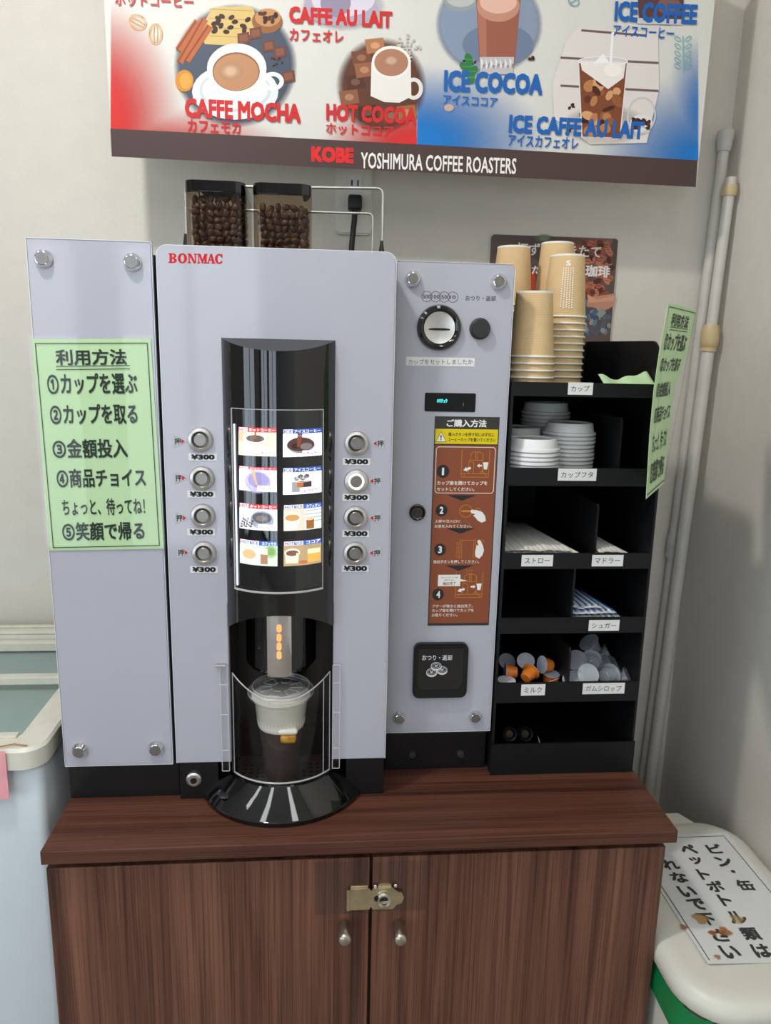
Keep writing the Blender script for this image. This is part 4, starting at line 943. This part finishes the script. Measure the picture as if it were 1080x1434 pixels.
# second sign, hanging off the right front edge of the rack, its face turned to the camera's left and its sheet twisted
CPT = Vector((OX1+.0016, OY-.0026))             # the sheet leans on the rack's front right edge
LE = [(936.5,424),(924,490),(916,545),(910,610),(905,699)]; REDGE = [(976,441),(963,495),(946,560),(937,620),(926,687)]
def lerp_list(l, k):
    k *= len(l)-1; i = min(int(k), len(l)-2); f = k-i; return tuple(a*(1-f)+b*f for a, b in zip(l[i], l[i+1]))
def lean(v):
    """left and right end of the sheet at height v: a straight line touching the rack edge, as wide as the photo shows it"""
    l = lerp_list(LE, 1-v); r = lerp_list(REDGE, 1-v); best = None
    for i in range(240):
        L_ = at(*l, Y=OY-.004-.10*i/240); d = Vector((CPT.x-L_.x, CPT.y-L_.y, 0))
        if d.x < 1e-4: continue
        d.normalize(); e = L_+d*.150; q = e-CAM; x = 540+FPX*q.dot(RT)/q.dot(FW)
        if best is None or abs(x-r[0]) < best[0]: best = (abs(x-r[0]), L_, e)
    return best[1], best[2]
_ends = [lean(i/8) for i in range(9)]
def sheet2(u, v, o=0):
    k = v*8; i = min(int(k), 7); f = k-i
    l = _ends[i][0]*(1-f)+_ends[i+1][0]*f; r = _ends[i][1]*(1-f)+_ends[i+1][1]*f
    d = (r-l).normalized(); return l*(1-u)+r*u + Vector((-d.y, d.x, 0))*o
s2 = thing('instruction_sign', 'pale green laminated sign hanging edge-on and twisted at the right of the black rack', 'sign', sheet2(.5, 0), 'pale green how-to-use signs')
bm = B(); grid(bm, lambda u, v: sheet2(u, v), 24, 24); solid(bm, .0004); obj('paper_sheet', bm, MT['green'], s2, 60)
side_n = 1 if Vector((-(_ends[8][1]-_ends[8][0]).y, (_ends[8][1]-_ends[8][0]).x, 0)).dot(CAM-_ends[8][0]) > 0 else -1
sign_art(lambda u, v, d: sheet2(u, v, side_n*(.0006+d)), 24).build('sign_lettering', MT['ink'], s2)

# ------------------------------------------------------------------ cup of iced coffee under the nozzle
UC = Vector((-.1845, .030, .8146))
ic = thing('iced_coffee_cup', 'clear lidded cup of iced coffee standing under the dispensing nozzle', 'cup', UC)
obj('cup_wall', lathe(B(), [(.0240,0),(.0250,.004),(.029,.055),(.0308,.060),(.0385,.118),(.0445,.126),(.0455,.1285)], UC, 'Z', 44), MT['cupclear'], ic, 40)
obj('coffee', lathe(B(), [(0,.009),(.0246,.010),(.0284,.055),(.0302,.061),(.0338,.083),(0,.080)], UC, 'Z', 40), MT['coffee'], ic, 40)
obj('milk_foam', lathe(B(), [(.0335,.0832),(.0345,.087),(.0380,.117),(.0425,.1245),(.038,.1262),(0,.1262)], UC, 'Z', 40), MT['foam'], ic, 40)
obj('cup_floor', lathe(B(), [(0,.001),(.0262,.001),(.0262,.008),(0,.008)], UC, 'Z', 32), MT['cupclear'], ic, 40)
li = obj('cup_lid', lathe(B(), [(.0470,.1265),(.0478,.130),(.0470,.1335),(.0440,.1345),(.0420,.138),(.0400,.1385),(.0385,.1345),(0,.1345)], UC, 'Z', 44), MT['lidclear'], ic, 30)
bm = B()
for rr, zz in ((.0475,.1305), (.0410,.1385)): tube(bm, [UC+Vector((rr*math.cos(t), rr*math.sin(t), zz)) for t in [2*PI*i/40 for i in range(41)]], .0008, 6)
for k in range(6):
    a = k*PI/3+.2; tube(bm, [UC+Vector((.014*math.cos(a+d), .014*math.sin(a+d), .1352)) for d in (-.35,0,.35)]+[UC+Vector((.031*math.cos(a+d), .031*math.sin(a+d), .1352)) for d in (.3,0,-.3)]+[UC+Vector((.014*math.cos(a-.35), .014*math.sin(a-.35), .1352))], .0006, 6)
obj('lid_ribs', bm, MT['acedge'], li, 60)
p = UC+Vector((.010,-.0345,.080)); bm = B(); box(bm, p.x-.010, p.x+.013, p.y-.002, p.y+.012, p.z-.009, p.z+.003, .004, 3); obj('ice_cube', bm, MT['ice'], ic, 40, 'amber tinted ice')
bm = B(); box(bm, p.x-.013, p.x+.015, p.y-.0025, p.y+.010, p.z+.0028, p.z+.011, .004, 3); obj('ice_cube', bm, MT['foam'], ic, 40, 'pale ice')

for ch in [c for c in bpy.data.objects if c.parent is ic or (c.parent and c.parent.parent is ic)]:
    ch.data.transform(Matrix.Diagonal((1,1,1.10,1)))

# ------------------------------------------------------------------ things on the back wall
ot = thing('wall_outlet', 'white wall outlet with two sockets behind the wire rail', 'outlet', (-.071, YW, 1.66))
obj('plate', prism(B(), rrect(-.1047, -.0365, 1.655, 1.772, .010), 1, YW-.008, YW, .003), MT['outlet'], ot, 35)
sx_ = at(497, 270, Y=YW-.01).x
for zz in (at(497, 257, Y=YW-.01).z, at(497, 285, Y=YW-.01).z):
    s = obj('socket', box(B(), sx_-.0125, sx_+.0125, YW-.0095, YW-.008, zz-.013, zz+.013, .0005), MT['white'], ot)
    bm = B()
    for dx in (-.0055, .0055): box(bm, sx_+dx-.0012, sx_+dx+.0012, YW-.0099, YW-.0094, zz-.004, zz+.006)
    obj('socket_slots', bm, MT['black'], s)
zp = at(496, 285, Y=YW-.02).z
pl = thing('power_plug', 'black plug and cable in the lower socket of the wall outlet', 'plug', (sx_, YW-.03, zp))
obj('plug_body', box(B(), sx_-.0125, sx_+.0125, YW-.036, YW-.010, zp-.013, zp+.013, .004, 3), MT['cord'], pl, 40)
obj('cable', tube(B(), [(sx_,YW-.030,zp-.012),(sx_-.001,YW-.034,zp-.03),(sx_-.005,YW-.034,zp-.07),(sx_-.008,YW-.03,zp-.13),(sx_-.01,YW-.03,zp-.25)], .0052, 10), MT['cord'], pl, 60)

# coffee bean poster behind the cups
PY = .4745; c0 = at(689, 328, Y=PY); c1 = at(866, 335.5, Y=PY)
po = thing('coffee_poster', 'dark coffee bean photo poster on the wall behind the paper cups', 'poster', ((c0.x+c1.x)/2, PY, 1.30))
obj('poster_board', prism(B(), rrect(c0.x, c1.x, 1.30, c0.z, .006, 4), 1, PY, YW), mat('poster_dark', (92,74,70), .4, var=.25, nscale=14), po)
a = front_art(PY); a.at(670, 310, .2963); rnd = random.Random(3)
a.poly([(72,64),(640,82),(560,250),(380,250)], [(70,56,58,.0),(150,110,100,.8),(150,100,90,.8),(70,50,50,.2)], 1)
a.fade(310,80,50,24,(110,128,104),1,.3)
for k in range(150):
    x, y = rnd.uniform(380,632), rnd.uniform(100,350)
    if x-380 < (250-y)*.2: continue
    cc = rnd.choice([(150,84,64),(176,104,80),(196,124,96),(110,58,46),(86,46,40),(168,92,70)])
    a.ell(x, y, rnd.uniform(13,24), rnd.uniform(10,17), cc, 1.2+k*.004, rnd.uniform(0,3), 14); a.line([(x-9,y-3),(x+9,y+2)], 2.4, (70,36,30), 1.25+k*.004)
a.poly([(520,360),(648,340),(640,400),(600,420),(510,400)],(196,140,116),2.2); a.poly([(515,345),(560,370),(640,352),(640,375),(520,385)],(214,160,132),2.3)
for k in range(60):
    x, y = rnd.uniform(500,618), rnd.uniform(380,535); a.ell(x, y, rnd.uniform(10,22), rnd.uniform(6,14), rnd.choice([(112,124,140),(88,100,122),(138,146,152),(90,94,92),(70,84,112),(150,152,150)]), 2.0+k*.003, rnd.uniform(0,3), 12)
a.rect(236,235,268,330,(190,60,40),2)
PW = (232,228,226)
a.text('一杯ずつ挽きたて',120,106,580,166,PW,4,.016,18); a.text('こだわった',200,212,470,252,PW,4,.012,8); a.text('珈琲',506,208,622,264,PW,4,.03,6)
a.build('poster_print', MT['ink'], po)

# drinks banner, hung a hand's breadth off the wall
BY = .350
bx0_, bx1_ = at(156,219,Y=BY).x+.001, at(975,262,Y=BY).x; bz = at(156,219,Y=BY).z
bn = thing('drinks_banner', 'large printed hot and cold drinks banner hanging above the coffee machine', 'banner', (.02, BY, bz))
BT_ = 2.12
def bsheet(u, v): 
    x = bx0_+(bx1_-bx0_)*u
    return Vector((x, BY+.0003*math.sin(u*23+v*5)*(1-v)**2, bz-.004*u+(BT_-bz)*v))
bm = B(); grid(bm, bsheet, 60, 20); solid(bm, .0008); obj('banner_sheet', bm, MT['banner'], bn, 60)
obj('top_rod', tube(B(), [(bx0_-.02,BY+.004,BT_),(bx1_+.02,BY+.004,BT_)], .008, 12), MT['polecap'], bn, 60)
for x in (bx0_+.05, bx1_-.05): obj('wall_bracket', box(B(), x-.008, x+.008, BY+.008, YW, BT_-.006, BT_+.006), MT['polecap'], bn)
a = front_art(BY-.0016)
RED, BLU, BRN = (214,44,42), (24,120,200), (78,60,58)
a.at(0, 0, 1)
XB = 584
# red wash left, growing down to the lower corner and along the foot; blue washes on the right half
def wash(x0, y0, x1, y1, nx, ny, c, fn, edge):
    """one printed colour wash, its coverage fading away from a corner"""
    fs = []
    P = [[(x0+(x1-x0)*i/nx, y0+(edge(x0+(x1-x0)*i/nx)-y0)*j/ny) for j in range(ny+1)] for i in range(nx+1)]
    for i in range(nx):
        for j in range(ny):
            q = (P[i][j], P[i+1][j], P[i+1][j+1], P[i][j+1])
            fs.append(([a.uv(p) for p in q], [a.col(c, max(0, min(1, fn(*p)))) for p in q]))
    a.add(1, fs)
foot = lambda x: 180+(x-154.6)*(224.5-180)/(977-154.6)+.5
def corner(x, y, cx, cy, rx, ry): return 1.15-1.1*math.hypot((x-cx)/rx, (y-cy)/ry)**.9
lx = lambda x, y: x-(149+(y-0)*.0305)
wash(155, 0, XB-.5, 200, 60, 26, RED, lambda x, y: max(1.25*corner(lx(x,y), y, -22, 165, 118, 165), 1.2*corner(lx(x,y), y, 40, 222, 215, 72), 1.2*corner(x, y, XB, 212, 130, 84)), foot)
wash(XB+.5, 0, 978, 224, 60, 26, BLU, lambda x, y: max(1.1*corner(x, y, XB, 200, 175, 105), corner(x, y, 985, 228, 150, 120), corner(x, y, 992, 160, 60, 110)), foot)
a.at(0,0,1)
a.poly([(154.6,180),(583,202),(977,224.5),(974.5,262),(156.5,219)], BRN, 1.5)
# printed pictures
a.at(140, 0, .4259)
def beans(x0, y0, x1, y1, n_, s, L):
    r_ = random.Random(int(x0+y0))
    for k in range(n_):
        x, y, t = r_.uniform(x0,x1), r_.uniform(y0,y1), r_.uniform(0,3)
        a.ell(x, y, s, s*.7, r_.choice([(70,40,28),(92,54,36),(54,32,26)]), L, t, 12); a.line([(x-s*.7*math.cos(t), y-s*.7*math.sin(t)),(x+s*.7*math.cos(t), y+s*.7*math.sin(t))], 1.6, (36,20,16), L+.1)
a.fade(445,215,205,205,(72,82,100),1,.86)
a.poly([(350,60),(370,25),(500,20),(520,70),(500,110),(440,150),(345,145),(330,110)],(214,184,116),2); beans(375,45,500,105,16,11,2.2)
for y in (30,60,90,118): a.line([(360,y),(500,y+6)],2,(170,140,84),2.1)
a.ell(550,70,50,40,(150,96,56),2.3); a.ell(552,58,42,30,(196,142,92),2.5); beans(525,45,580,72,9,10,2.7)
for p0, p1 in (((262,205),(345,62)), ((285,200),(362,85)), ((258,165),(322,70))):
    a.line([p0,p1],24,(186,98,50),2.4); a.line([(p0[0]-6,p0[1]),(p1[0]-6,p1[1])],6,(140,66,32),2.6)
for x, y in ((452,125),(492,108),(535,150),(572,170),(600,250)):
    a.poly([(x,y-14),(x+38,y-20),(x+42,y+16),(x+2,y+24)],(112,66,50),3); a.poly([(x+6,y-8),(x+32,y-12),(x+35,y+10),(x+8,y+15)],(138,84,64),3.2)
a.ell(278,266,30,36,(214,140,46),2.4); a.ell(282,266,20,26,(230,164,70),2.6); beans(560,190,600,225,8,5,3)
a.ell(445,302,142,92,(226,230,232),3.4); a.ell(445,298,118,70,(206,212,216),3.5); a.ell(445,296,108,62,(232,235,236),3.6)
a.ring(568,268,30,24,14,(238,236,232),3.8); a.ell(450,262,92,44,(232,230,226),3.9); a.ell(450,225,98,82,(240,238,232),4); a.ell(448,236,78,64,(150,96,66),4.2); a.ell(448,238,74,60,(190,138,100),4.3); a.fade(430,235,44,34,(216,176,144),4.4,.3)
# hot cocoa
a.fade(925,280,150,160,(96,56,40),1.2,.8)
for x, y, c_ in ((860,190,(120,70,50)),(840,270,(84,46,34)),(820,320,(140,90,64)),(880,370,(70,38,28)),(960,380,(104,60,44)),(1010,370,(160,100,60)),(870,230,(150,96,66)),(905,150,(176,120,80))):
    a.poly([(x-34,y-20),(x+26,y-26),(x+34,y+18),(x-26,y+28)],c_,2); a.ell(x,y,15,11,tuple(min(255,v+36) for v in c_),2.2)
for k in range(70):
    t = k*2.4; a.ell(1010+50*math.cos(t)*((k%7)/7), 170+60*math.sin(t)*((k%5)/5)-10, 4, 3, (200,190,180), 2.1)
a.ring(1032,292,24,30,13,(226,222,216),3); a.poly([(893,205),(1022,205),(1024,318),(985,338),(935,336),(890,316)],(232,228,222),3.1); a.ell(958,205,64,54,(240,236,230),3.3); a.ell(958,206,56,45,(176,124,98),3.4); a.fade(958,200,30,22,(206,164,140),3.5,.4)
# cafe au lait cup foot
a.fade(800,18,140,84,(200,196,206),1.1,.7); a.ell(790,20,120,66,(176,168,188),2); a.ell(800,0,104,56,(214,208,222),2.2); a.ell(775,10,50,46,(150,140,164),2.3)
# bean sketches
a.at(0, 0, .2510)
for cx, cy, rx, ry, t in ((768,122,50,40,.5), (868,188,37,57,0)):
    a.ring(cx,cy,rx,ry,4,(232,170,80),2,t); a.ring(cx,cy,rx*.8,ry*.8,2.5,(232,170,80),2,t)
    d = Vector((math.cos(t), math.sin(t))) if rx > ry else Vector((0,1)); k = max(rx,ry)*.8; nrm = Vector((-d.y,d.x))*7
    for s_ in (-1,1): a.line([(cx-d.x*k+nrm.x*s_, cy-d.y*k+nrm.y*s_),(cx+nrm.x*s_*1.6, cy+nrm.y*s_*1.6),(cx+d.x*k+nrm.x*s_, cy+d.y*k+nrm.y*s_)],4,(232,170,80),2)
# iced drinks
a.at(560, 0, .4167)
a.fade(300,80,182,172,(136,150,172),1.1,.88); a.ell(330,150,120,70,(112,126,152),1.6); a.ell(205,0,60,38,(150,156,160),1.8); a.ell(205,-8,50,32,(186,190,190),2)
a.poly([(256,-5),(406,-5),(386,215),(268,215)],(156,92,74),3); a.poly([(258,-5),(290,-5),(292,200),(270,200)],(176,112,92),3.1); a.ell(331,20,72,54,(196,140,118),3.3); a.ell(331,8,62,38,(226,182,164),3.4)
a.poly([(268,192),(384,192),(380,250),(270,250)],(190,188,190),3.5)
for k in range(14): a.poly([(272+k*8,196+(k%2)*22),(280+k*8,206+(k%3)*8),(274+k*8,232)],((230,230,232),(150,120,110))[k%2],3.6)
for x, y, t in ((232,200,1.2),(222,225,.4),(245,240,2.2),(238,260,1.4)): a.ell(x,y,22,13,(46,120,62),3.7,t); a.line([(x-14,y),(x+14,y)],2,(90,160,90),3.8)
beans(205,200,262,215,4,6,3.5); beans(410,190,450,205,3,8,3); a.ell(165,362,16,12,(200,170,150),2)
a.poly([(600,92),(868,110),(872,300),(830,480),(640,485),(520,400),(512,280),(560,140)],(224,216,212),1.1)
for y0_ in (98,190,284): a.poly([(540 if y0_ > 100 else 610,y0_),(870 if y0_ > 100 else 830,y0_+18),(870 if y0_ > 100 else 830,y0_+26),(540 if y0_ > 100 else 610,y0_+8)],(112,92,94),1.4)
a.fade(690,420,150,70,(190,176,168),1.6,.4)
a.poly([(600,204),(765,210),(738,462),(612,458)],(128,70,44),2); a.ell(683,206,82,15,(214,208,204),2.1)
r_ = random.Random(5)
for k in range(34):
    x, y = r_.uniform(618,736), r_.uniform(235,445); a.ell(x,y,r_.uniform(8,24),r_.uniform(6,20),r_.choice([(56,30,24),(74,38,28),(186,124,78),(214,160,112),(96,50,34),(150,90,54)]),2.2+k*.005,r_.uniform(0,3),14)
a.poly([(606,204),(760,210),(752,262),(700,300),(660,270),(612,236)],(236,228,222),2.5); a.poly([(650,214),(684,180),(704,212)],(244,244,246),2.7); a.ell(716,236,30,22,(246,240,234),2.7)
a.line([(716,108),(708,220)],9,(244,242,240),2.9); a.line([(600,204),(612,460)],4,(226,222,220),2.8); a.line([(765,210),(740,462)],4,(226,222,220),2.8); a.ring(683,206,82,15,3,(240,240,240),2.8); a.ell(675,462,66,14,(200,190,184),1.9)
a.ring(812,388,46,60,6,(200,200,202),2.4,.12); a.ell(812,415,38,30,(226,222,220),2.2); beans(785,400,838,436,26,8,2.6); a.ring(800,440,40,14,4,(190,186,184),2.3); beans(570,350,590,370,3,7,2.4); beans(560,430,600,450,5,7,2.4)
a.poly([(800,-8),(955,-8),(950,78),(905,84),(805,78)],(92,60,58),2); a.poly([(785,60),(958,66),(950,84),(800,80)],(206,200,204),2.1); a.ell(905,20,40,30,(130,92,84),2.2)
T_ = (120,176,180)
a.line([(955,248),(952,120)],3,T_,2)
for y in (140,165,190,212,232):
    for s_ in (-1,1): a.ring(952+s_*18, y-10, 12, 6, 2.6, T_, 2, -s_*.7, 14)
a.ring(585,5,18,14,3,(90,160,170),2,.4); a.line([(570,12),(600,-4)],3,(90,160,170),2)
# lettering
a.at(0, 0, 1)
RT_, BT2 = (206,40,40), (30,98,176)
a.text('ホットコーヒー',161,-7,271,10,RT_,5.5,.02,4)
a.text('CAFFE MOCHA',259,141.5,421,168.5,RT_,5.5,.045,8.5); a.text('カフェモカ',263,168.5,337,186,RT_,5.5,.02,4)
a.text('CAFFE AU LAIT',405,12.5,549.5,36,RT_,5.5,.045,7.5); a.text('カフェオレ',405.5,41.5,481,58.5,RT_,5.5,.02,3.5)
a.text('HOT COCOA',457,148,583,172,RT_,5.5,.045,6); a.text('ホットココア',456.5,174.5,551,190,RT_,5.5,.02,5)
a.text('ICE COCOA',622,101,760,131,BT2,5.5,.045,6); a.text('アイスココア',621,134.5,697,148.5,BT2,5.5,.02,4)
a.text('ICE CAFFE AU LAIT',713,165.5,902,191,BT2,5.5,.045,10); a.text('アイスカフェオレ',712,190.5,810,207,BT2,5.5,.02,5)
a.text('ICE COFFEE',861,4,976.5,32.5,BT2,5.5,.045,5); a.text('アイスコーヒー',859,37,944,53,BT2,5.5,.02,5)
a.text('KOBE',436,206,495.5,228,(226,40,40),5.5,.055,2.5); a.text('YOSHIMURA COFFEE ROASTERS',505.5,217.5,723,240,(240,236,234),5.5,.016,8.5)
a.build('banner_print', MT['ink'], bn)

# ------------------------------------------------------------------ poles in the corner
def along(p, q, z): return p+(q-p)*((z-p.z)/(q.z-p.z))
A0, A1 = Vector((.573,.458,0)), Vector((.6182,.458,1.858))
pa_ = thing('tension_pole', 'taller grey-white pole with a flared cap leaning in the wall corner', 'pole', A0)
tz = at(937, 762, Y=.458).z
obj('tube', tube(B(), [A0, along(A0,A1,1.80)], .0085, 16), MT['pole'], pa_, 60)
obj('upper_tube', tube(B(), [along(A0,A1,tz), along(A0,A1,1.832)], .0098, 16), MT['pole'], pa_, 60)
obj('cap', tube(B(), [along(A0,A1,1.822), along(A0,A1,1.826), along(A0,A1,1.852), A1], [.0118,.0125,.0155,.0145], 20), MT['polecap'], pa_, 50)
obj('collar', tube(B(), [along(A0,A1,tz-.028), along(A0,A1,tz), along(A0,A1,tz+.001), along(A0,A1,tz+.020)], [.0122,.0128,.0135,.0115], 18), MT['polecap'], pa_, 50)
B0, B1 = Vector((.5740,.426,0)), Vector((.6205,.426,1.770))
pb = thing('tension_pole', 'shorter white pole with beige collars leaning in front of the taller pole', 'pole', B0)
cz0, cz1 = at(988, 492, Y=.426).z, at(992, 455, Y=.426).z
obj('tube', tube(B(), [B0, along(B0,B1,cz0+.01)], .0118, 18), MT['pole'], pb, 60)
obj('upper_tube', tube(B(), [along(B0,B1,cz0), B1], .0098, 18), MT['pole'], pb, 60)
obj('coupling', tube(B(), [along(B0,B1,cz0), along(B0,B1,cz0+.007), along(B0,B1,cz0+.0075), along(B0,B1,cz0+.02), along(B0,B1,cz1-.008), along(B0,B1,cz1)], [.0145,.0145,.0152,.0168,.0160,.0130], 20), MT['beige'], pb, 50, 'beige plastic coupling')
obj('top_collar', tube(B(), [along(B0,B1,1.738), along(B0,B1,1.742), along(B0,B1,1.754), along(B0,B1,1.757)], [.0122,.0132,.0132,.0125], 18), MT['beige'], pb, 50, 'beige plastic band')

# ------------------------------------------------------------------ waste bin on the right
LZ = .605
bi = thing('waste_bin', 'off-white plastic waste bin with a rounded lid right of the cabinet', 'bin', (.496, .005, 0))
BX0, BX1, BY0, BY1 = .3625, .634, -.200, .205
obj('bin_body', prism(B(), rrect(BX0+.012, BX1-.010, BY0+.012, BY1-.010, .05, 8), 2, 0, LZ-.045, .004), MT['bin'], bi, 35)
bm = B(); N_ = 8; layers = []
for ins, z in ((.004,LZ-.034), (.0,LZ-.030), (.0,LZ-.016), (.004,LZ-.006), (.014,LZ-.001), (.030,LZ)):
    layers.append([bm.verts.new((x,y,z)) for x, y in rrect(BX0+ins, BX1-ins, BY0+ins, BY1-ins, .075-ins, N_)])
for p_, q_ in zip(layers, layers[1:]):
    n = len(p_)
    for i in range(n): bm.faces.new((p_[i], p_[(i+1)%n], q_[(i+1)%n], q_[i]))
bm.faces.new(layers[-1]); bm.faces.new(layers[0][::-1]); bmesh.ops.recalc_face_normals(bm, faces=bm.faces[:])
ld = obj('bin_lid', bm, MT['bin'], bi, 50)
obj('lid_hinge', prism(B(), [(BX0+.01,BY1-.02),(.565,BY1-.02),(.545,BY1+.018),(BX0+.01,BY1+.018)], 2, LZ-.03, LZ-.001, .002), MT['bin'], ld, 40)
bm = B(); ol = rrect(BX0+.006, BX1-.004, BY0+.006, BY1-.004, .056, 8); n = len(ol); rings = []
for k, z in enumerate((LZ-.034, LZ-.050, LZ-.070, LZ-.09)):
    rings.append([bm.verts.new((x+.003*math.sin(i*1.7+k*2), y+.003*math.cos(i*2.3+k), z+(.010*math.sin(i*1.1) if k == 3 else 0))) for i, (x, y) in enumerate(ol)])
for p_, q_ in zip(rings, rings[1:]):
    for i in range(n): bm.faces.new((p_[i], p_[(i+1)%n], q_[(i+1)%n], q_[i]))
bmesh.ops.recalc_face_normals(bm, faces=bm.faces[:])
bg = obj('bin_bag', bm, MT['bag'], None, 60); tag(recenter(bg), 'green plastic bag folded over the waste bin under its lid', 'bag')
NZ = LZ+.0006
nc = [at(*q, Z=NZ) for q in ((1018,1166),(936,1262),(990,1353))]
nx1, ny1 = nc[0].x, nc[0].y; nx0 = nc[1].x-.002; ny0 = nc[2].y
nt_ = thing('bin_notice', 'white paper notice with bold black Japanese lettering stuck on the waste bin lid', 'notice', ((nx0+nx1)/2, (ny0+ny1)/2, LZ))
def nz_at(u, v): return NZ+.0004+.0003*math.sin(u*9+v*4)+.0035*(1-v)**4*(1-u)**3
bm = B(); grid(bm, lambda u, v: Vector((nx0+(nx1-nx0)*u, ny0+(ny1-ny0)*v, nz_at(u, v))), 16, 20); solid(bm, .0003)
obj('paper_sheet', bm, MT['paper'], nt_, 60)
a = Art(lambda px, py: (lambda p: (p.x, p.y))(at(px, py, Z=NZ)), lambda u, v, d: Vector((u, v, nz_at((u-nx0)/(nx1-nx0), (v-ny0)/(ny1-ny0))+.0003+d)))
KN = (56,62,58)
b0, b1 = at(1014,1171,Z=NZ), at(988,1350,Z=NZ)
a.q = lambda x, y: (x, y)
def strip(x0, y0, x1, y1): a.rect(x0, y0, x1, y1, KN, 1)
strip(nx0+.006, b0.y-.0006, b0.x, b0.y+.0006); strip(b0.x-.0006, ny0+.006, b0.x+.0006, b0.y); strip(nx0+.005, ny0+.006, nx0+.0062, b0.y)
for s_, lst in (('ビン・缶', ((1001,1189),(1014,1207),(1027,1221),(1044,1240))), ('ペットボトル類は', ((964,1190),(975,1206),(986,1225),(1002,1242),(1016,1261),(1032,1285),(1051,1308),(1067,1332))), ('れないで下さい', ((939,1211),(951,1229),(963,1249),(976,1267),(990,1288),(1008,1311),(1023,1335)))):
    for ch, (px, py) in zip(s_, lst):
        p = at(px, py, Z=NZ); hw = .0036 if ch == '・' else (.0105 if ch in 'ッ' else .0135); hh = .0036 if ch == '・' else (.009 if ch == 'ッ' else .0125)
        if ch in 'ト': hw = .009
        a.text(ch, p.x-hw, p.y+hh, p.x+hw, p.y-hh, KN, 2, .035)
for px, py, r, c_, al in ((981,1288,.012,(196,150,90),.75), (1015,1305,.010,(180,110,50),.7), (998,1308,.006,(170,100,40),.8), (957,1300,.006,(170,110,60),.7), (1005,1343,.005,(170,110,60),.6), (1032,1288,.010,(190,160,100),.5)):
    p = at(px, py, Z=NZ); q = lambda ang, k: (p.x+r*k*math.cos(ang)*(1+.3*math.sin(3*ang+px)), p.y+r*k*math.sin(ang))
    for i in range(18):
        t0, t1 = 2*PI*i/18, 2*PI*(i+1)/18
        a.face([(p.x,p.y), q(t0,.7), q(t1,.7)], [lin(c_)+(al,)]*3, 3); a.face([q(t0,.7), q(t0,1.1), q(t1,1.1), q(t1,.7)], [lin(c_)+(al,), lin(c_)+(0,), lin(c_)+(0,), lin(c_)+(al,)], 3)
a.build('notice_lettering', MT['ink'], nt_)
